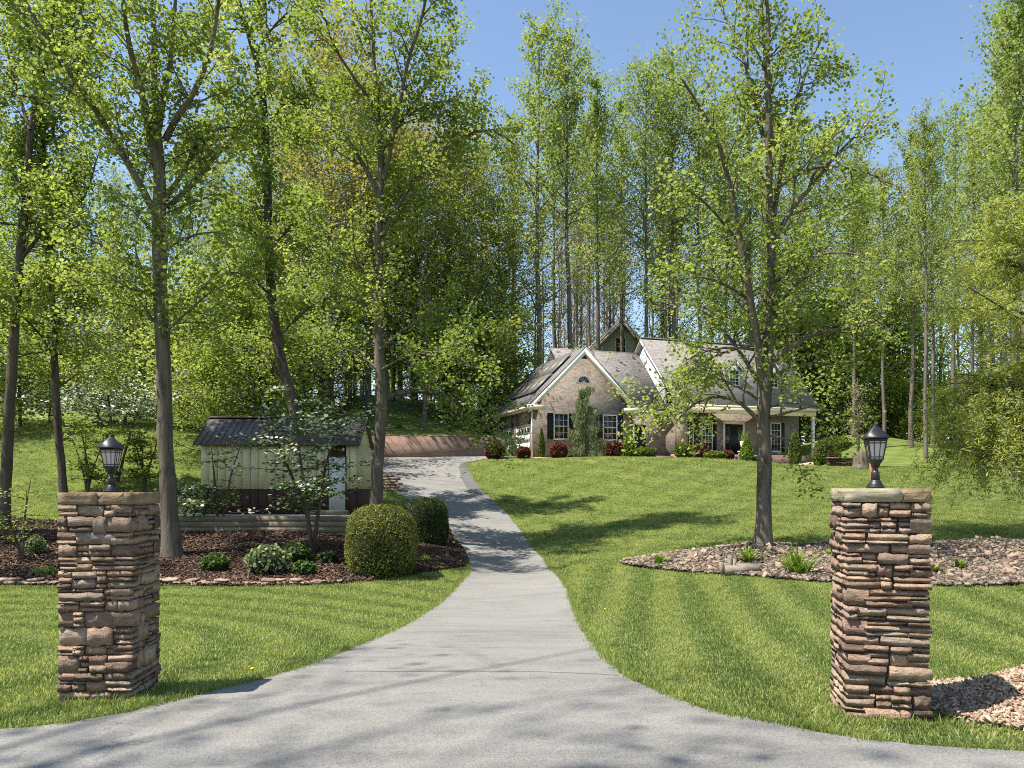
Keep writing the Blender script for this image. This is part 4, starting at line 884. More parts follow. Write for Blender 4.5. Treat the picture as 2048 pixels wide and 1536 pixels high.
def clump_tint(r): return r.normal(0.5, 0.17)
def dress(T, pts, rr, f0, dens, blen, twl, lpm, lsize, droop=-0.02, k=4, tw_every=0.3, spread=0.16, upb=0.25):
    """branches, twigs and leaves along one limb"""
    r = T.r; Lg = np.linalg.norm(np.diff(pts, axis=0), axis=1).sum(); nb = max(1, int(Lg * dens * (1 - f0)))
    for i in range(nb):
        f = f0 + (1 - f0) * (i + r.rand()) / nb; x = f * (len(pts) - 1); j = min(int(x), len(pts) - 2); p = pts[j] + (pts[j + 1] - pts[j]) * (x - j)
        d = side_dir(r, pts[j + 1] - pts[j], r.uniform(0.55, 1.2)); d[2] += upb
        bl = blen * r.uniform(0.5, 1.25) * (1 - 0.45 * f); br = curve(r, p, d, bl, 5, 0.16, droop)
        r0 = min(rr[j] * 0.55, 0.012 + 0.011 * bl); T.tube(br, np.linspace(r0, 0.006, len(br)), k)
        ct = clump_tint(r); nt_ = max(2, int(bl / tw_every))
        for q in range(nt_):
            g = 0.2 + 0.8 * (q + r.rand()) / nt_; y = g * 5; m = min(int(y), 4); pp = br[m] + (br[m + 1] - br[m]) * (y - m)
            dd = side_dir(r, br[m + 1] - br[m], r.uniform(0.4, 1.1)); dd[2] += 0.1; tl = twl * r.uniform(0.6, 1.3)
            tw = curve(r, pp, dd, tl, 2, 0.2, droop); T.tube(tw, [0.006, 0.005, 0.003], 3)
            nl = max(2, int(tl * lpm)); u = r.rand(nl)[:, None] ** 0.6
            lp = np.where(u < 0.5, tw[0] + (tw[1] - tw[0]) * u * 2, tw[1] + (tw[2] - tw[1]) * (u * 2 - 1)) + r.normal(0, spread * 1.15, (nl, 3))
            T.leaves(lp, lsize, np.clip(ct + r.normal(0, 0.16, nl), 0, 1))

def traced_tree(name, label, cat, d, trunk, limbs, seed, leafmat, barkmat, lsize=0.135, dens=2.3, blen=1.9, lpm=15, zspread=2.5, group=None, droop=-0.03, trunk_leaf=0.35, flare=1.0, twl=0.55, thin=1.0):
    """trunk, limbs: lists of (photo x, photo y, radius in m); all at the tree's own distance, limbs bending towards and away"""
    T = Tree(seed); r = T.r
    base = P(trunk[0][0], trunk[0][1], d); base[2] = h(base[0], base[1]) - 0.15
    pts = [P(x, y, d) for x, y, _ in trunk]; pts[0] = base; rr = [q[2] * thin for q in trunk]
    tp, tr = resample(pts, rr, 0.45)
    tp[2:] += np.cumsum(r.normal(0, 0.015, (len(tp) - 2, 3)), 0); tr = tr * r.uniform(0.96, 1.05, len(tr))
    # root flare
    fl = np.exp(-np.arange(len(tr)) * 0.45 / 0.5); tr = tr * (1 + 0.35 * flare * fl)
    T.tube(tp - base, tr, 14)
    dress(T, tp - base, tr, trunk_leaf, dens * 0.8, blen, twl, lpm, lsize, droop)
    for li in limbs:
        n = len(li); dz = r.uniform(-zspread, zspread); a = np.linspace(0, 1, n) ** 1.2
        lp, lr = resample([P(x, y, d, dz * a[i]) for i, (x, y, _) in enumerate(li)], [q[2] * (0.5 + 0.5 * thin) for q in li], 0.35)
        lp[1:-1] += np.cumsum(r.normal(0, 0.012, (len(lp) - 2, 3)), 0)
        T.tube(lp - base, lr, 8); dress(T, lp - base, lr, 0.12, dens, blen, twl, lpm, lsize, droop)
    t = thing(name, label, cat, base, 0, group)
    obj('trunk', T.wood_mesh('trunk', barkmat), t); obj('crown', T.leaf_mesh('crown', leafmat), t)
    return t, sum(len(x) for x in T.lp)
LC = {}
def L3(pts, r0, r1): 
    n = len(pts); return [(x, y, r0 + (r1 - r0) * i / (n - 1)) for i, (x, y) in enumerate(pts)]

_t, LC['A'] = traced_tree('poplar_tree', 'large grey trunked poplar fanning into many limbs beside the shed bed', 'tree', 22.0,
    [(345, 1112, .34), (341, 1050, .29), (335, 900, .265), (328, 700, .25), (322, 520, .24), (321, 400, .225), (318, 300, .17), (314, 200, .12), (312, 60, .08), (312, -120, .04)],
    [L3([(312, 430), (280, 368), (225, 270), (160, 170), (110, 100), (60, 20), (10, -80)], .12, .04), L3([(316, 350), (300, 270), (285, 200), (265, 120), (245, 50), (235, -90)], .13, .05),
     L3([(330, 280), (360, 230), (395, 180), (420, 120), (430, 60), (450, -80)], .11, .04), L3([(335, 415), (385, 370), (430, 310), (470, 268), (510, 232)], .09, .03), L3([(318, 540), (275, 545), (235, 510), (190, 478), (150, 470)], .07, .025),
     L3([(326, 660), (290, 622), (262, 600), (225, 605)], .06, .02), L3([(330, 665), (360, 640), (395, 600), (430, 575)], .05, .02), L3([(330, 400), (365, 345), (395, 270), (440, 250), (480, 255)], .08, .03), L3([(318, 350), (285, 305), (250, 262), (215, 250)], .07, .03),
     L3([(330, 500), (370, 470), (420, 455), (460, 470)], .05, .02), L3([(318, 260), (335, 150), (345, 60), (350, -90)], .09, .04), L3([(316, 590), (260, 580), (200, 560), (140, 570)], .05, .02)],
    31, M['leaf'], M['bark'], lsize=.1, lpm=64, dens=3.3, thin=.8)
_t, LC['B'] = traced_tree('poplar_tree', 'slender poplar with a long drooping limb over the drive behind the clipped yew', 'tree', 27.0,
    [(753, 1012, .30), (752, 960, .255), (756, 880, .25), (764, 800, .25), (758, 720, .22), (757, 640, .2), (760, 540, .19), (763, 440, .17), (768, 330, .14), (757, 220, .11), (748, 120, .09), (742, 0, .07), (740, -90, .05)],
    [L3([(768, 360), (790, 250), (815, 130), (850, 20), (865, -70)], .10, .04), L3([(762, 400), (735, 345), (710, 300), (680, 268), (640, 257), (600, 262)], .10, .03), L3([(766, 445), (810, 385), (870, 320), (920, 280), (960, 258), (1000, 264), (1030, 290)], .11, .03),
     L3([(762, 800), (790, 784), (830, 778), (880, 790), (930, 808), (975, 850), (1000, 900)], .12, .03), L3([(765, 470), (795, 415), (825, 360), (860, 310)], .08, .03),
     L3([(760, 560), (700, 520), (650, 470), (615, 435)], .07, .03), L3([(757, 640), (720, 600), (680, 588), (640, 600)], .06, .02), L3([(758, 700), (820, 645), (880, 610), (930, 612)], .07, .02), L3([(757, 740), (720, 705), (680, 690), (635, 695)], .06, .02),
     L3([(766, 300), (820, 220), (870, 150), (905, 100)], .07, .03), L3([(755, 220), (700, 150), (660, 90), (640, 20)], .07, .03), L3([(790, 250), (850, 205), (910, 190), (960, 215)], .05, .02), L3([(762, 740), (820, 705), (880, 700), (940, 730)], .05, .02)],
    32, M['leaf'], M['bark'], lsize=0.108, lpm=62, dens=3.2, droop=-0.05, thin=.8, blen=2.1)
_t, LC['C'] = traced_tree('poplar_tree', 'poplar rising from the river rock bed with several upright leaders', 'tree', 20.5,
    [(1525, 1104, .32), (1527, 1050, .255), (1530, 950, .24), (1530, 850, .235), (1531, 770, .23), (1545, 700, .17), (1546, 600, .15), (1548, 500, .135), (1547, 400, .12), (1545, 300, .11), (1545, 200, .095), (1548, 100, .08), (1545, 0, .06), (1542, -90, .04)],
    [L3([(1524, 790), (1515, 690), (1500, 600), (1485, 500), (1468, 410), (1445, 325), (1425, 255), (1395, 205), (1365, 160)], .14, .03), L3([(1520, 770), (1490, 720), (1458, 680), (1425, 640), (1395, 595)], .07, .025), L3([(1524, 850), (1490, 805), (1455, 785), (1425, 783), (1395, 796), (1368, 815), (1348, 850)], .07, .02),
     L3([(1540, 835), (1570, 832), (1600, 822), (1628, 812)], .06, .02), L3([(1540, 730), (1570, 690), (1600, 670), (1640, 656), (1680, 652), (1720, 656), (1755, 640)], .09, .025), L3([(1546, 640), (1570, 590), (1600, 560), (1645, 538)], .06, .02),
     L3([(1548, 480), (1580, 420), (1620, 380), (1670, 310), (1710, 270), (1745, 232)], .08, .02), L3([(1548, 430), (1565, 330), (1590, 220), (1620, 120), (1655, 55)], .08, .025), L3([(1545, 340), (1520, 250), (1495, 150), (1470, 80), (1440, 15)], .08, .025),
     L3([(1545, 300), (1530, 150), (1525, 50), (1520, -80)], .07, .03), L3([(1482, 490), (1440, 430), (1405, 390), (1365, 370)], .05, .02), L3([(1500, 600), (1450, 560), (1400, 545), (1355, 560)], .05, .02), L3([(1546, 570), (1600, 520), (1660, 500), (1720, 510)], .06, .02), L3([(1548, 380), (1610, 330), (1680, 330), (1740, 345), (1785, 370)], .06, .02),
     L3([(1530, 760), (1580, 730), (1640, 720), (1700, 730)], .05, .015), L3([(1515, 700), (1465, 690), (1410, 700), (1365, 725)], .05, .015), L3([(1532, 870), (1560, 870), (1600, 880), (1640, 905)], .035, .012), L3([(1524, 805), (1470, 765), (1410, 748), (1350, 757), (1300, 795), (1275, 840)], .045, .012), L3([(1512, 690), (1450, 700), (1390, 730), (1335, 780), (1305, 840)], .045, .012), L3([(1534, 815), (1590, 790), (1640, 800), (1680, 835)], .04, .012)],
    33, M['leaf'], M['bark'], lsize=0.09, lpm=56, dens=2.7, blen=1.85, thin=.75)
_t, LC['D'] = traced_tree('poplar_tree', 'dark trunked poplar at the end of the mulch bed leaning slightly', 'tree', 24.0,
    [(6, 1060, .30), (14, 900, .26), (25, 760, .24), (32, 600, .22), (45, 480, .2), (55, 350, .17), (60, 250, .14), (78, 150, .11), (95, 60, .08), (115, -80, .05)],
    [L3([(30, 620), (60, 640), (100, 690), (120, 740)], .06, .02), L3([(40, 520), (90, 460), (130, 400), (150, 350)], .08, .03), L3([(50, 400), (15, 320), (-30, 250)], .07, .03), L3([(60, 260), (35, 180), (10, 90), (-20, 0)], .07, .03), L3([(78, 150), (120, 90), (160, 30), (190, -50)], .06, .03), L3([(30, 640), (-10, 600), (-60, 560)], .05, .02),
     L3([(48, 450), (0, 440), (-50, 450)], .05, .02), L3([(25, 720), (60, 700), (110, 710)], .04, .02)], 34, M['leaf'], M['bark_dark'], lsize=.1, lpm=76, dens=3.8, blen=1.9, thin=.6)
_t, LC['E'] = traced_tree('poplar_tree', 'thin straight poplar standing behind the shaded stone pillar', 'tree', 25.5,
    [(140, 1075, .22), (126, 950, .19), (113, 800, .18), (108, 650, .16), (100, 500, .14), (93, 300, .11), (91, 150, .08), (100, -60, .05)],
    [L3([(108, 660), (140, 600), (180, 570), (210, 560)], .05, .02), L3([(100, 500), (150, 430), (185, 370), (200, 300)], .06, .02), L3([(95, 350), (60, 270), (40, 200)], .05, .02), L3([(93, 280), (130, 200), (160, 130), (175, 60)], .05, .02), L3([(104, 600), (70, 570), (30, 560)], .05, .02), L3([(112, 780), (160, 740), (205, 730)], .04, .015), L3([(92, 180), (60, 100), (45, 20)], .04, .02)],
    35, M['leaf'], M['bark_dark'], lsize=.1, lpm=80, dens=4.0, blen=1.8, thin=.65)
_t, LC['F'] = traced_tree('poplar_tree', 'dark leaning trunk rising behind the shed roof and curving left', 'tree', 33.0,
    [(622, 960, .36), (590, 820, .34), (562, 700, .31), (547, 600, .29), (541, 470, .27), (539, 350, .24), (530, 200, .2), (512, 110, .16), (488, 40, .12), (465, -60, .07)],
    [L3([(540, 420), (515, 410), (490, 420), (465, 450)], .08, .03), L3([(535, 260), (570, 195), (610, 180), (650, 200)], .08, .03), L3([(510, 110), (540, 60), (580, 20), (620, -20)], .08, .03), L3([(525, 180), (490, 200), (450, 240), (430, 290)], .07, .03), L3([(547, 600), (510, 560), (470, 540), (430, 560)], .07, .03), L3([(555, 680), (610, 620), (660, 590), (700, 600)], .07, .03), L3([(495, 60), (450, 50), (410, 80)], .06, .03), L3([(540, 500), (590, 440), (630, 400)], .07, .03), L3([(580, 780), (530, 720), (480, 690), (440, 700)], .07, .03)],
    36, M['leaf'], M['bark_dark'], lsize=0.13, lpm=70, dens=3.0, blen=2.4, zspread=3, thin=.68)

# ---- trees of the wood, a few shapes copied many times
def wood_tree(seed, hgt=30.0, clear=0.35, spread=3.2, nb=46, lpb=180, lsize=0.27, rtrunk=0.26, rise=0.9, leafy=1.0, lean=0.02, kind_='poplar'):
    T = Tree(seed); r = T.r; n = 16
    tp = np.zeros((n, 3)); tp[:, 2] = np.linspace(-0.5, hgt * 0.97, n); tp[1:, :2] = np.cumsum(r.normal(0, lean * hgt / n * 1.6, (n - 1, 2)), 0)
    tr = rtrunk * (1 - np.linspace(0, 1, n) * 0.88); tr[0] *= 1.35; T.tube(tp, tr, 9)
    for i in range(nb):
        f = clear + (1 - clear) * ((i + r.rand()) / nb) ** 0.9; z = f * (n - 1); j = min(int(z), n - 2); p = tp[j] + (tp[j + 1] - tp[j]) * (z - j)
        a = i * 2.4 + r.normal(0, 0.4); g = (f - clear) / (1 - clear)
        prof = math.sin(min(1.0, 0.25 + g * 1.0) * math.pi * 0.78) if kind_ != 'cone' else (1.05 - g)
        bl = spread * (0.35 + 0.8 * prof) * r.uniform(0.45, 1.5) * (1.15 - 0.45 * g)
        d = np.array((math.cos(a), math.sin(a), rise * (0.7 + 0.7 * g))); br = curve(r, p, d, bl * 1.3, 5, 0.13, 0.03 if kind_ != 'cone' else -0.04)
        T.tube(br, np.linspace(min(tr[j] * 0.5, 0.02 + 0.012 * bl), 0.01, 6), 4)
        nsub = 5; ct = clump_tint(r)
        for q in range(nsub):
            m = 1 + q % 5; pp = br[min(m, 5)]; dd = side_dir(r, br[min(m, 5)] - br[min(m, 5) - 1], r.uniform(0.4, 1.0)); tw = curve(r, pp, dd, bl * 0.38, 2, 0.2, 0.0); T.tube(tw, [0.014, 0.010, 0.006], 3)
            k = max(3, int(lpb * leafy / nsub * r.uniform(0.5, 1.5))); u = r.rand(k)[:, None]
            T.leaves(tw[0] + (tw[2] - tw[0]) * u + r.normal(0, 0.11 * bl + 0.08, (k, 3)) * (1, 1, 0.8), lsize, np.clip(ct + r.normal(0, .15, k), 0, 1))
    return T
def proto(T, bark, leaf, shape='kite', up=0.5): return (T.wood_mesh('trunk', M[bark]), T.leaf_mesh('crown', M[leaf], shape, up))
PR_ = {'poplar': [proto(wood_tree(200 + i, 30, c, s, 52, 150, 0.19), 'bark_far', 'leaf_far') for i, (c, s) in enumerate([(0.34, 2.6), (0.46, 2.4), (0.3, 3.2), (0.55, 2.9), (0.4, 2.2), (0.5, 3.4)])],
       'fresh': [proto(wood_tree(220 + i, 20, 0.15, 3.6, 46, 140, 0.2, 0.2), 'bark_far', 'leaf_fresh') for i in range(2)],
       'tan': [proto(wood_tree(230 + i, 26, 0.3, 4.6, 56, 230, 0.20, 0.3, 0.7), 'bark_far', 'leaf_tan') for i in range(2)],
       'bare': [proto(wood_tree(240 + i, 24, 0.3, 1.9, 34, 60, 0.15, 0.17, 1.3), 'bark_far', 'leaf_bud') for i in range(3)],
       'under': [proto(wood_tree(250 + i, 9, 0.1, 3.0, 40, 200, 0.2, 0.11, 0.55), 'bark_dark', 'leaf') for i in range(3)],
       'bright': [proto(wood_tree(255 + i, 7, 0.05, 1.8, 36, 180, 0.17, 0.07, 0.8), 'bark_far', 'leaf_fresh') for i in range(2)],
       'cone': [proto(wood_tree(260 + i, 14, 0.04, 3.4, 60, 320, 0.22, 0.2, 0.05, kind_='cone'), 'bark_dark', 'leaf_dark', 'thin', 0.2) for i in range(2)],
       'dark': [proto(wood_tree(270 + i, 16, 0.12, 4.2, 50, 120, 0.2, 0.2, 0.5), 'bark_far', 'leaf_fresh') for i in range(2)]}
BASEH = {'poplar': 30, 'fresh': 20, 'tan': 26, 'bare': 24, 'under': 9, 'bright': 7, 'cone': 14, 'dark': 16}
def plant(kd, px, d, top, label, group, seed, wide=1.0, name='poplar_tree', cat='tree'):
    r = random.Random(seed); x = (px - CX) / F * d; z = h(x, d); ht = EYE + (HOR - top) / F * d - z; s = ht / BASEH[kd]
    t = thing(name, label, cat, (x, d, z - 0.1), r.uniform(0, 6.28), group); t.scale = (s * wide, s * wide, s)
    a, b = PR_[kd][r.randrange(len(PR_[kd]))]; obj('trunk', a, t); obj('crown', b, t); return t
POP = 'tall straight poplar in the wood behind the brick house'; GP = 'tall poplars behind the brick house'
for i, (px, d, top, wd) in enumerate([(1075, 62, 45, .95), (1145, 64, 75, .95), (1195, 70, 150, .9), (1290, 66, 135, .85), (1345, 68, 100, .9), (1240, 78, 200, .9), (1025, 70, 240, .9), (965, 66, 290, .9), (1400, 66, 190, .9), (1455, 72, 220, .9), (1500, 68, 200, .9), (1590, 66, 240, .9), (1640, 72, 270, .9), (1110, 82, 210, .9), (1330, 86, 190, .9), (1560, 84, 240, .9), (920, 74, 260, .9), (1180, 90, 240, .9), (1420, 92, 240, 1)]):
    plant('poplar', px, d, top, {0: 'tallest poplar of the wood, rising straight behind the garage wing', 1: 'tall poplar just past the tallest one behind the garage wing', 3: 'tall poplar beside the rear grey green gable', 5: 'poplar trunk standing before the rear grey green gable'}.get(i, POP), GP, 300 + i, wd)
for i, (px, d, top, wd) in enumerate([(1708, 62, 300, .8), (1768, 58, 330, .8), (1822, 58, 260, .85), (1851, 53, 225, .75), (1866, 62, 260, .8), (1905, 66, 215, .8), (1948, 56, 250, .8), (1735, 70, 330, .9), (2010, 58, 120, .9), (2060, 50, -40, 1.0), (2030, 40, -60, .85), (1985, 72, 200, .9), (2120, 44, -100, 1)]):
    plant('poplar', px, d, top, 'tall poplar along the wood edge at the top of the side lawn', 'poplars along the side lawn', 340 + i, wd)
for i, (px, d, top) in enumerate([(660, 52, 70), (590, 60, 150), (735, 58, 170), (895, 66, 280), (830, 62, 260)]):
    plant('tan', px, d, top, 'largest tan budding oak with the highest crown behind the shed' if i == 0 else 'tan budding oak towering over the wood behind the shed', 'tan budding oaks behind the shed', 360 + i, 0.95, 'oak_tree')
q_ = R(77)
for i, px in enumerate(np.linspace(-80, 560, 15)):
    plant('poplar' if i % 3 else 'fresh', px + q_.uniform(-15, 15), q_.uniform(58, 84), q_.uniform(300, 470), 'poplar in the wood behind the hillside house', 'poplars behind the hillside house', 380 + i, 0.85)
for i, (px, d, top) in enumerate([(560, 54, 330), (620, 60, 300), (700, 58, 330), (770, 60, 300), (850, 58, 340), (930, 62, 320), (1000, 64, 380), (800, 66, 250)]):
    plant('fresh', px, d, top, 'tall fresh green maple in the wood above the brick wall', 'fresh green maples above the brick wall', 580 + i, 1.05, 'maple_tree')
for i, px in enumerate(np.linspace(560, 1010, 11)):
    plant('dark' if i % 2 else 'fresh', px + q_.uniform(-15, 15), q_.uniform(60, 72), q_.uniform(430, 600), 'leafy young poplar at the wood edge above the brick wall', 'leafy trees above the brick wall', 400 + i, 1.0)
for i in range(64):
    px = q_.uniform(880, 2060); plant('bare', px, q_.uniform(74, 118), q_.uniform(330, 520), 'thin budding tree deep in the wood behind the brick house', 'thin budding trees deep in the wood', 420 + i, 0.9, 'budding_tree')
for i, (px, d, top) in enumerate([(640, 54, 560), (690, 52, 600), (600, 50, 640), (550, 50, 620), (1640, 70, 760), (1690, 72, 780)]):
    plant('cone', px, d, top, 'dark evergreen at the shady edge of the wood', 'dark evergreens at the wood edge', 470 + i, 1.0, 'evergreen_tree')
for i, (px, d, top) in enumerate([(40, 44, 560), (250, 46, 600), (410, 42, 600), (470, 40, 560), (520, 42, 640), (830, 62, 640), (900, 62, 660), (960, 62, 680), (1010, 60, 640), (430, 36, 700), (100, 46, 640), (330, 48, 600), (-20, 40, 520), (560, 46, 600)]):
    plant('under', px, d, top, 'small leafy tree filling the shady wood edge', 'small leafy trees along the wood edge', 490 + i, 1.1, 'understory_tree')
for i, (px, d, top) in enumerate([(1880, 66, 790), (1925, 64, 800), (1800, 72, 780), (1840, 72, 770), (1980, 62, 790), (1620, 74, 640), (1680, 76, 600), (1720, 70, 690), (1780, 76, 620), (1560, 78, 620), (2030, 60, 800), (1760, 74, 790), (1900, 74, 760), (1955, 72, 770)]):
    plant('bright', px, d, top, 'bright yellow green sapling at the far edge of the side lawn', 'bright saplings beyond the side lawn', 510 + i, 1.1, 'sapling')

for i, (px, d, top) in enumerate([(1630, 76, 430), (1700, 80, 410), (1790, 78, 440), (1880, 78, 420), (1960, 70, 470), (1340, 80, 420), (1470, 80, 430), (1560, 76, 460), (2040, 64, 420)]):
    plant('fresh', px, d, top, 'broad fresh green tree filling the middle height of the wood', 'fresh green trees in the wood', 530 + i, 1.0, 'maple_tree')
# far wood behind everything, one mass
def far_wood():
    T = Tree(900); r = T.r
    for i in range(260):
        x = r.uniform(-95, 110); y = r.uniform(105, 150); z = h(x, y); ht = r.uniform(9, 17) + (6 if x < -10 else 0)
        tp = np.array([(x, y, z - 0.5), (x + r.normal(0, .3), y, z + ht * 0.5), (x + r.normal(0, .5), y, z + ht)]); T.tube(tp, [0.2, 0.15, 0.05], 5)
        k = 170; p = r.normal(0, 1, (k, 3)) * (1.7, 1.7, ht * 0.2) + (x, y, z + ht * 0.6); T.leaves(p, 0.55, np.clip(r.normal(clump_tint(r), 0.15, k), 0, 1))
    o = kind(obj('far_wood', T.wood_mesh('far_wood', M['bark_far'])), 'stuff'); o['label'] = 'distant wood of thin trunks closing the view'; o['category'] = 'wood'
    f = kind(obj('foliage', T.leaf_mesh('foliage', M['leaf_far'], 'kite'), o), 'stuff')
far_wood()

for i, (px, d, top) in enumerate([(-260, 18.5, 250), (-330, 22, 250)]):
    plant('poplar', px, d, top, 'poplar standing past the end of the mulch bed', 'poplars past the mulch bed end', 560 + i, 1.1)
# willow hanging in from the side
def willow():
    T = Tree(600); r = T.r; d = 21.0; base = on(2105, d); base[2] -= 0.1
    tp, tr = resample([(0, 0, 0), (0.1, 0, 2.5), (-0.1, 0.2, 5.0), (-0.4, 0, 7.5), (-0.3, 0, 9.5)], [.3, .24, .2, .14, .06], 0.5); T.tube(tp, tr, 12)
    for i in range(34):
        z = r.uniform(2.4, 9.2); a = r.uniform(0, 6.28); p = np.array((np.interp(z, tp[:, 2], tp[:, 0]), 0, z)); bl = r.uniform(1.6, 3.2) * (1.1 if z < 7 else 0.8)
        br = curve(r, p, (math.cos(a), math.sin(a), 0.7), bl, 6, 0.1, -0.10); T.tube(br, np.linspace(.05, .015, 7), 5)
        for q in range(18):
            g = r.uniform(1.5, 6); m = min(int(g), 5); pp = br[m] + (br[m + 1] - br[m]) * (g - m); hl = r.uniform(0.5, 1.7); 
            st = curve(r, pp, (r.normal(0, .5), r.normal(0, .5), 0.2), hl, 6, 0.08, -0.30); T.tube(st, np.linspace(.008, .003, 7), 3)
            k = int(hl * 55); u = r.rand(k) * 6; m2 = np.minimum(u.astype(int), 5); lp = st[m2] + (st[m2 + 1] - st[m2]) * (u - m2)[:, None] + r.normal(0, .09, (k, 3)); T.leaves(lp, 0.125, np.clip(r.normal(clump_tint(r), .15, k), 0, 1))
    for i in range(20):
        z = r.uniform(2.2, 4.4); a = math.pi + r.uniform(-.75, .75); br = curve(r, (0, 0, z), (math.cos(a), math.sin(a), 0.55), r.uniform(1.6, 2.7), 6, 0.08, -0.12); T.tube(br, np.linspace(.04, .012, 7), 5)
        for q in range(12):
            g = r.uniform(2, 6); m = min(int(g), 5); pp = br[m] + (br[m + 1] - br[m]) * (g - m); hl = r.uniform(1.2, 2.7); st = curve(r, pp, (r.normal(0, .4), r.normal(0, .4), 0.1), hl, 7, 0.1, -0.3); T.tube(st, np.linspace(.008, .003, 8), 3)
            k = int(hl * 45); u = r.rand(k) * 7; m2 = np.minimum(u.astype(int), 6); T.leaves(st[m2] + (st[m2 + 1] - st[m2]) * (u - m2)[:, None] + r.normal(0, .08, (k, 3)), 0.12, np.clip(r.normal(clump_tint(r), .15, k), 0, 1))
    t = thing('willow_tree', 'weeping willow hanging pale green strands over the side lawn', 'tree', base); obj('trunk', T.wood_mesh('trunk', M['bark_dark']), t); obj('crown', T.leaf_mesh('crown', M['leaf_willow'], 'thin', 0.3), t)
willow()

def dogwood(name, label, px, py, d, hgt, spread, seed, white=0.35, stems=3, nb=26, lp=70, lean=(0, 0), lsize=0.1, leaf='leaf_dogwood', zlo=0.35):
    T = Tree(seed); r = T.r; base = ground(px, py) if d is None else on(px, d); base = np.array(base); base[2] -= 0.05
    for s in range(stems):
        a = s * 6.28 / stems + r.uniform(0, 1); tip = np.array((math.cos(a) * spread * 0.35 + lean[0], math.sin(a) * spread * 0.35 + lean[1], hgt * r.uniform(0.85, 1.0)))
        sp, sr = resample([(0, 0, 0), tip * (0.15, 0.15, 0.3) + r.normal(0, .04, 3), tip * (0.5, 0.5, 0.65) + r.normal(0, .06, 3), tip], [0.05, 0.04, 0.028, 0.008], 0.2); T.tube(sp, sr * (hgt / 3) ** 0.5, 7)
        for i in range(nb // stems + 1):
            f = zlo + (1 - zlo) * r.rand(); p = sp[int(f * (len(sp) - 1))]; az = r.uniform(0, 6.28); bl = spread * r.uniform(0.25, 0.62) * (1.15 - 0.5 * f)
            br = curve(r, p, (math.cos(az), math.sin(az), 0.15), bl, 5, 0.12, 0.01); T.tube(br, np.linspace(.014, .005, 6), 4)
            u = r.rand(lp) ** 0.7 * 5; m = np.minimum(u.astype(int), 4); q = br[m] + (br[m + 1] - br[m]) * (u - m)[:, None] + r.normal(0, 1, (lp, 3)) * (0.16, 0.16, 0.055)
            tt = np.where(r.rand(lp) < white, r.uniform(.62, 1, lp), r.uniform(0, .5, lp)); T.leaves(q, lsize, tt)
    t = thing(name, label, 'tree', base); obj('trunk', T.wood_mesh('trunk', M['bark_dark']), t); obj('crown', T.leaf_mesh('crown', M[leaf], 'broad', 1.6), t); return t
dogwood('dogwood_tree', 'white flowering dogwood spreading in layers before the shed', 625, 1108, None, 5.0, 3.5, 610, 0.33, 3, 84, 42, (-0.35, 0), zlo=.3)
dogwood('dogwood_tree', 'white flowering dogwood beyond the lantern on the shaded pillar', 235, 0, 31, 5.0, 4.4, 611, 0.42, 3, 80, 62, (-0.2, 0), zlo=0.5)
dogwood('dogwood_tree', 'dogwood sprig leaning beside the large grey poplar trunk', 375, 0, 25.2, 1.7, 1.6, 612, 0.4, 2, 22, 45, (0.2, 0))
dogwood('redbud_tree', 'sparse young redbud with thin stem before the shed boards', 438, 1062, None, 3.2, 1.5, 613, 0.0, 2, 22, 16, (0.3, 0), 0.1, 'leaf', 0.3)
dogwood('shrub_tree', 'open leafy shrub tree between the shaded pillar and the lawn slope', 175, 0, 29, 2.9, 2.0, 614, 0.08, 4, 40, 40, (0, 0), 0.11, 'leaf', 0.25)
dogwood('shrub_tree', 'twiggy shrub tree on the slope behind the shaded pillar lantern', 290, 0, 30, 3.0, 1.8, 615, 0.1, 4, 36, 42, (0, 0), 0.11, 'leaf', 0.2)
dogwood('shrub_tree', 'thin twiggy sapling in the mulch at the bed end', 45, 1120, None, 2.4, 1.6, 616, 0.15, 2, 16, 20, (-0.4, 0), 0.08, 'leaf', 0.3)
# roadside tree whose branches shade the apron
def roadside():
    T = wood_tree(640, 25, 0.45, 4.6, 40, 46, 0.16, 0.24, 0.5); t = thing('roadside_tree', 'tall sparse roadside tree standing beside the apron', 'tree', (-13.0, 0.4, h(-13.0, 0.4) - 0.1), 0.4); obj('trunk', T.wood_mesh('trunk', M['bark']), t); obj('crown', T.leaf_mesh('crown', M['leaf'], 'kite'), t)
roadside()

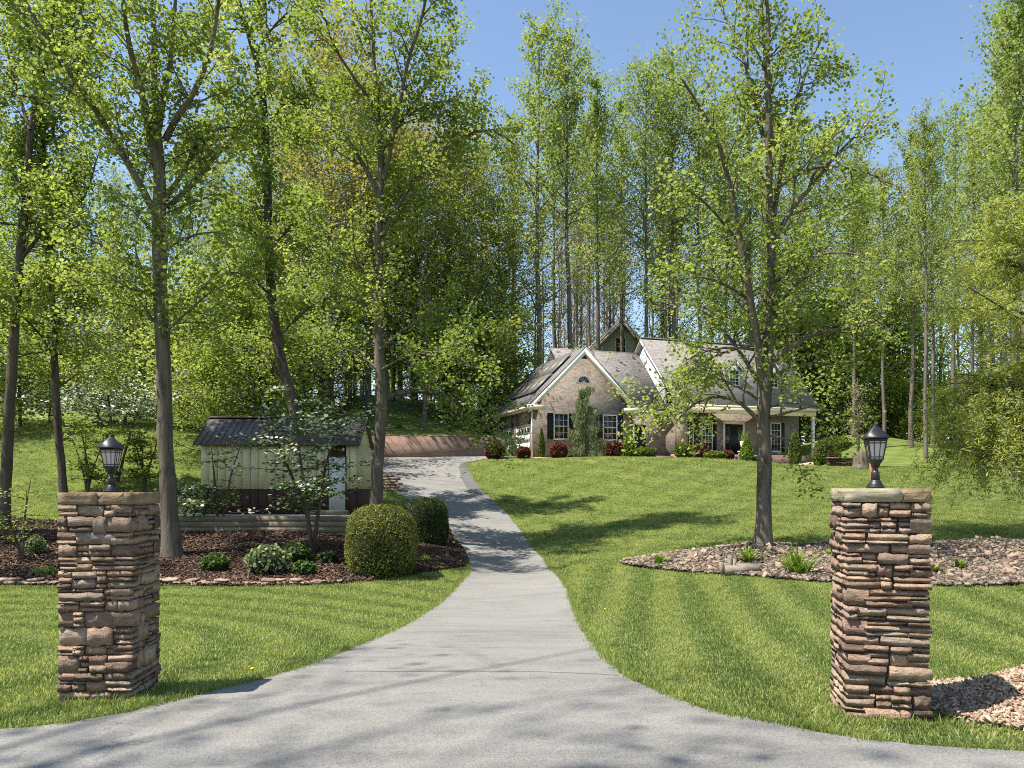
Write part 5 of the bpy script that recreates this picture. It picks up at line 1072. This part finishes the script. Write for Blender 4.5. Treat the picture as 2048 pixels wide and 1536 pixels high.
# ------------------------------------------------------------------ shrubs and border plants
def shrub(name, label, base, rx, ry, hz, n, lsize, mat, seed, power=2.4, shape='kite', rough=0.06, group=None, cone=0.0, cat='shrub'):
    r = R(seed); T = Tree(seed)
    v = r.normal(0, 1, (n, 3)); v /= np.linalg.norm(v, axis=1)[:, None]
    k = (np.abs(v) ** power).sum(1) ** (-1 / power); P_ = v * k[:, None]
    P_ *= (1 - np.abs(r.normal(0, rough, n)) + np.where(r.rand(n) < .03, r.uniform(0, .07, n), 0))[:, None]
    # lumpy outline
    ph = r.uniform(0, 6.28, 8); lump = 1 + 0.035 * np.sin(P_[:, 0] * 5 + ph[0]) * np.cos(P_[:, 2] * 4 + ph[1]) + 0.03 * np.sin(P_[:, 1] * 6 + P_[:, 2] * 5 + ph[2]); P_ *= lump[:, None]
    if cone: s = 1 - cone * (P_[:, 2] + 1) / 2; P_[:, 0] *= s; P_[:, 1] *= s
    P_ = P_ * (rx, ry, hz / 2) + (0, 0, hz / 2 * 0.98); P_ = P_[P_[:, 2] > 0.02]
    tint = np.clip(r.normal(0.5, .2, len(P_)) + 0.12 * np.sin(P_[:, 0] * 3 + P_[:, 2] * 4 + ph[3]), 0, 1); T.leaves(P_, lsize, tint)
    t = thing(name, label, cat, base, 0, group)
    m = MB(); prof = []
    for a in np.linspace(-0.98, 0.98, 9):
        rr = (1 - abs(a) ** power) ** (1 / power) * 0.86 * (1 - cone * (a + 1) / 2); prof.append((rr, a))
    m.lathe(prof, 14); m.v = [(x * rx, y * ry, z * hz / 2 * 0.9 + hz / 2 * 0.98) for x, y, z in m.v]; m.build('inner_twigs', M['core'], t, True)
    obj('foliage', T.leaf_mesh('foliage', M[mat], shape, 0.2), t); return t
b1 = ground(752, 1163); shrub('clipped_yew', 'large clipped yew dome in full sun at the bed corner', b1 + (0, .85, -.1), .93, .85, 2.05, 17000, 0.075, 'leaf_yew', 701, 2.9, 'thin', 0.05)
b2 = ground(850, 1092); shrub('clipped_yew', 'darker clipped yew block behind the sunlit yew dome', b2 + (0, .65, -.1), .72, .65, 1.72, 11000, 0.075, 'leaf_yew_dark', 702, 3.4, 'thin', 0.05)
hb = lambda px, py, dm=40: ground(px, py, dm)
RED = 'round dark red barberry before the brick house'; 
for i, (px, w_, h_, lab) in enumerate([(990, .62, 1.05, 'dark red barberry at the end of the brick retaining wall'), (1047, .44, .75, 'small dark red barberry before the garage doors'), (1117, .55, 1.0, 'dark red barberry under the left shuttered wing window'), (1228, .55, 1.05, 'dark red barberry under the right shuttered wing window'), (1400, .6, 1.05, 'red and green barberry before the porch windows'), (1452, .5, .75, 'low red barberry beside the urn pier')]):
    x = on(px, 48.3 + max(0, px - 1065) * 0.0056); shrub('barberry_shrub', lab, x - (0, 0, .05), w_, w_, h_, 2600, 0.11, 'leaf_red', 710 + i, 2.6, 'kite', .1)
for px, d, w_, h_, n, mt, cone, lab, nm in [(1083, 48.9, .3, 1.9, 2600, 'leaf_box', .75, 'narrow green cypress at the garage wing corner', 'cypress_shrub'), (1367, 49.2, .6, 1.0, 3000, 'leaf_box', 0, 'olive boxwood ball before the brick porch pier', 'boxwood_shrub'), (1493, 48.6, .58, 1.6, 3800, 'leaf_spruce', .8, 'bright green dwarf spruce cone before the porch steps', 'spruce_shrub'),
                                      (1590, 49.5, .5, 2.2, 3200, 'leaf_box', .55, 'tall olive cypress before the far porch window', 'cypress_shrub'), (1258, 50.0, .55, 1.7, 3000, 'leaf_spruce', .7, 'green cone shrub at the wing corner by the side door', 'spruce_shrub'), (1640, 50.5, .55, 1.6, 2600, 'leaf_box', .4, 'olive upright shrub past the porch corner post', 'cypress_shrub'), (1430, 48.9, .7, .55, 2200, 'leaf_box', 0, 'low mixed green shrub between two red barberries', 'boxwood_shrub'),
                                      (1290, 49.6, .8, .7, 2200, 'leaf_box', 0, 'low spreading shrub by the side door step', 'boxwood_shrub'), (1525, 48.8, .6, .5, 1600, 'leaf_cedar', 0, 'low blue green juniper beside the porch steps', 'juniper_shrub'), (1660, 53, .5, .8, 1800, 'leaf_red', 0, 'dark red barberry beyond the topiary', 'barberry_shrub')]:
    x = on(px, d); shrub(nm, lab, x - (0, 0, .05), w_, w_, h_, n, 0.10, mt, int(px), 2.3, 'kite', .1, None, cone)
# blue cedar trained against the gable
def cedar():
    T = Tree(730); r = T.r; b = on(1172, 49.6); hgt = 4.55
    tp = np.array([(0, 0, 0), (0.1, 0, 1.2), (-.05, 0, 2.4), (0.12, 0, 3.6), (0.0, 0, hgt)]); tp, tr = resample(tp, [.12, .1, .08, .05, .015], .3); T.tube(tp, tr, 8)
    for i in range(44):
        f = (i + r.rand()) / 44; z = 0.35 + f * (hgt - 0.4); a = r.choice([0, math.pi]) + r.normal(0, .55); bl = r.choice([.6, 1.0, 1.4]) * (1.12 - f * .75); br = curve(r, (np.interp(z, tp[:, 2], tp[:, 0]), 0, z), (math.cos(a), math.sin(a) * .6, .1), bl, 5, .1, -.05); T.tube(br, np.linspace(.03, .01, 6), 4)
        for q in range(10):
            g = r.uniform(.5, 5); m = min(int(g), 4); pp = br[m] + (br[m + 1] - br[m]) * (g - m); hl = r.uniform(.15, .55); k = 34; u = r.rand(k)[:, None]
            T.leaves(pp + np.array((0, 0, -1)) * u * hl + r.normal(0, .07, (k, 3)), 0.13, np.clip(r.normal(.5, .22, k), 0, 1))
    t = thing('weeping_cedar', 'weeping blue green cedar trained up the brick gable', 'tree', b); obj('trunk', T.wood_mesh('trunk', M['bark_dark']), t); obj('crown', T.leaf_mesh('crown', M['leaf_cedar'], 'hang', .1), t)
cedar()
def tuft(name, label, base, n, ln, wd, mat, seed, group=None, droop=1.0, cat='plant'):
    r = R(seed); V = []; Fq = []; tn = []
    for i in range(n):
        a = r.uniform(0, 6.28); l = ln * r.uniform(.6, 1.2); w_ = wd * r.uniform(.7, 1.2); out = r.uniform(.25, .85) * droop; p = r.normal(0, ln * .1, 2); dx, dy = math.cos(a), math.sin(a); tt = np.clip(r.normal(.55, .2), 0, 1); m = len(V)
        for j, u in enumerate((0, .3, .6, .85, 1)):
            ww = w_ * (1 - .92 * u ** 2) * (0.6 + u if u < .4 else 1); x = l * out * u ** 1.3; z = l * (u * 1.0 - out * .75 * u ** 2.2)
            V += [(p[0] + dx * x - dy * ww, p[1] + dy * x + dx * ww, z), (p[0] + dx * x + dy * ww, p[1] + dy * x - dx * ww, z)]
        for j in range(4): Fq.append((m + 2 * j, m + 2 * j + 1, m + 2 * j + 3, m + 2 * j + 2)); tn.append(tt)
    t = tag(obj(name, mesh_from(name, V, [Fq], M[mat], False, tn), None, tuple(base)), label, cat, group); return t
def tb(px, py, bump=None):
    g = ground(px, py); 
    if bump is not None: g[2] += float(bump(g[:1], g[1:2])[0])
    return g
for i, (px, py, n, ln, lab) in enumerate([(1597, 1152, 110, .95, 'largest bright daylily clump in the river rocks'), (1497, 1130, 70, .62, 'small daylily clump beside the poplar in the river rocks'), (1318, 1134, 60, .5, 'lone daylily tuft near the tapering end of the rock bed')]):
    tuft('daylily', lab, tb(px, py, ROCKB) - (0, 0, .02), n, ln, .02, 'leaf_lily', 740 + i)
for i, (px, py, n, ln, lab) in enumerate([(1660, 1112, 26, .3, 'dark hosta in the rocks between daylily and pillar'), (1862, 1150, 30, .4, 'dark leafy hosta half hidden beside the sunlit pillar'), (1922, 1142, 34, .36, 'broad leaved hosta in the rocks past the sunlit pillar')]):
    tuft('hosta', lab, tb(px, py, ROCKB) - (0, 0, .02), n, ln, .05, 'leaf_box' if i else 'leaf', 750 + i, None, 1.1)
tuft('iris_clump', 'bright sword leaved clump before the darker yew block', ground(872, 1090) - (0, .15, 0), 70, .75, .016, 'leaf_lily', 760)
tuft('groundcover_plant', 'light green low perennial between the yews and the drive', ground(850, 1128), 90, .32, .03, 'leaf_fresh', 761)
tuft('grassy_plant', 'small grassy tuft at the bed edge near the drive', ground(893, 1118), 50, .24, .01, 'leaf_lily', 762)
tuft('spiky_plant', 'upright spiky leaves growing from the white urn', (u.x, u.y, h(u.x, u.y) + 1.55), 34, 1.15, .022, 'leaf_lily', 763, None, .55)
for i, (px, py, w_, h_, mt, lab) in enumerate([(430, 1145, .38, .55, 'leaf_mid', 'dark rounded leafy shrub alone in the red mulch'), (535, 1150, .62, .85, 'leaf_cedar', 'pale flecked azalea mound under the dogwood'), (607, 1152, .34, .45, 'leaf_mid', 'small glossy shrub at the dogwood stems'), (655, 1128, .3, .4, 'leaf_dark', 'dark little shrub between dogwood and yew dome'), (590, 1125, .45, .6, 'leaf_mid', 'leafy azalea behind the pale flecked mound'), (70, 1110, .3, .6, 'leaf_cedar', 'grey green shrub at the far bed end'), (90, 1150, .3, .25, 'leaf', 'low green tuft shrub near the shaded pillar')]):
    b = ground(px, py); shrub('azalea_shrub', lab, b - (0, 0, .04), w_, w_ * .85, h_, 1500, .085, mt, 770 + i, 1.8, 'broad', .5)
for i, (px, d) in enumerate([(800, 54), (850, 54), (900, 55), (945, 55.5)]): 
    x = on(px, d); tuft('border_plant', 'tufted border plant on top of the brick wall', x, 40, .6, .03, 'leaf_cedar' if i % 2 else 'leaf_lily', 790 + i, 'tufted plants above the brick wall')

# topiary standard, its box, stump, post, driftwood, slab
g = on(1675, 50.5)
T = Tree(800); r = T.r; T.tube(np.array([(0, 0, 0), (.02, 0, .6), (0, .02, 1.1)]), [.07, .06, .05], 7)
v = r.normal(0, 1, (3600, 3)); v /= np.linalg.norm(v, axis=1)[:, None]; v *= r.uniform(.55, 1, (3600, 1)) ** .5
T.leaves(v * (1.0, .9, .52) + (0, 0, 1.45), .11, np.clip(r.normal(.6, .2, 3600), 0, 1))
t_ = thing('topiary_tree', 'round headed little tree in the bed past the porch', 'tree', g - (0, 0, .05)); obj('trunk', T.wood_mesh('trunk', M['bark_dark']), t_); obj('crown', T.leaf_mesh('crown', M['leaf_box'], 'kite'), t_)
g = on(1685, 48.3); t_ = thing('timber_planter', 'low dark timber retaining box below the topiary', 'planter', g, rad(6))
for k in range(3): MB().box(-1.0, -.1, -.25 + k * .24, 1.05, .1, -.02 + k * .24).build('timber', M['shed_brown'], t_)
MB().box(-1.05, -.18, .471, 1.1, .16, .53).build('cap_board', M['timber'], t_)
g = on(1724, 45.5); m = MB(); rr_ = R(3); m.lathe([(.62, -.1), (.5, .1), (.44, .5), (.42, .98), (.36, 1.02), (.05, .99)], 18); m.v = [(x * (1 + .12 * math.sin(5 * math.atan2(y, x))), y, z + (0.1 * x if z > .8 else 0)) for x, y, z in m.v]
tag(m.build('tree_stump', M['bark'], loc=tuple(g)), 'cut tree stump on the lawn beside the timber planter', 'stump')
T = Tree(801); T.tube(np.array([(0, 0, 0), (.1, 0, 1.6), (-.1, 0, 3.2), (0.05, 0, 5.4)]), [.1, .08, .06, .02], 6)
for i in range(26):
    z = T.r.uniform(.3, 5.0); k = 60; T.leaves(T.r.normal(0, 1, (k, 3)) * (.32, .32, .2) + (0, 0, z), .1, np.clip(T.r.normal(.5, .2, k), 0, 1))
t_ = thing('vine_snag', 'slim dead snag wrapped in vine beside the stump', 'tree', on(1714, 46.2)); obj('trunk', T.wood_mesh('trunk', M['bark']), t_); obj('crown', T.leaf_mesh('crown', M['leaf_bud'], 'kite'), t_)
g = on(1742, 30.0); t_ = thing('garden_post', 'slim brown post with a tilted white top on the lawn', 'post', g)
zt_ = EYE + (HOR - 905) / F * 30 - g[2]; MB().box(-.045, -.045, -.1, .045, .045, zt_).build('post', M['wood'], t_); MB().box(-.15, -.1, 0, .12, .1, .025).build('tilted_top', M['trim'], t_, loc=(-.02, 0, zt_ + .03), rot=(0, rad(-14), 0))
g = tb(1482, 1150, ROCKB); m = MB(); m.prism([(-.42, -.3, 0), (.38, -.32, 0), (.5, .2, 0), (.3, .42, 0), (-.36, .38, 0)], (0, 0, .2)); tag(m.build('stone_slab', M['slab_grey'], loc=tuple(g + (.02, .2, 0.02))), 'flat grey stone slab at the front of the rock bed', 'slab')
m = MB(); 
for k in range(4): m.prism([(k * .085 - .17, -.08, 0), (k * .085 - .09, -.08, 0), (k * .085 - .095, .06, 0), (k * .085 - .165, .06, 0)], (0.015 * (k - 1.5), 0, (.30, .26, .46, .38)[k]))
tag(m.build('driftwood_stump', M['slab_grey'], loc=tuple(tb(1455, 1150, ROCKB))), 'splintered pale driftwood stump beside the stone slab', 'stump')
for i, (px, d, lab) in enumerate([(1895, 63, 'low cut stump at the far edge of the side lawn')]):
    g = on(px, d); MB().lathe([(.5, -.1), (.4, .2), (.36, .55), (.1, .56)], 12).build('x', M['bark_far']); o = bpy.data.objects['x']; o.name = 'cut_stump'; o.location = tuple(g); tag(o, lab, 'stump')

# dandelions in the turf
for i, (px, py) in enumerate([(640, 1322), (505, 1352), (880, 1190), (1210, 1225)]):
    g = ground(px, py); d_ = thing('dandelion', 'yellow dandelion flower in the mown turf', 'flower', g, 0, 'dandelions in the lawn')
    MB().lathe([(.004, 0), (.003, .06)], 5).build('stem', M['leaf_lily'], d_); MB().lathe([(.006, .06), (.022, .066), (.02, .074), (.004, .078)], 9).build('flower_head', simple('dandelion_yellow', (.7, .5, .02), .8) if i == 0 else bpy.data.materials['dandelion_yellow'], d_)
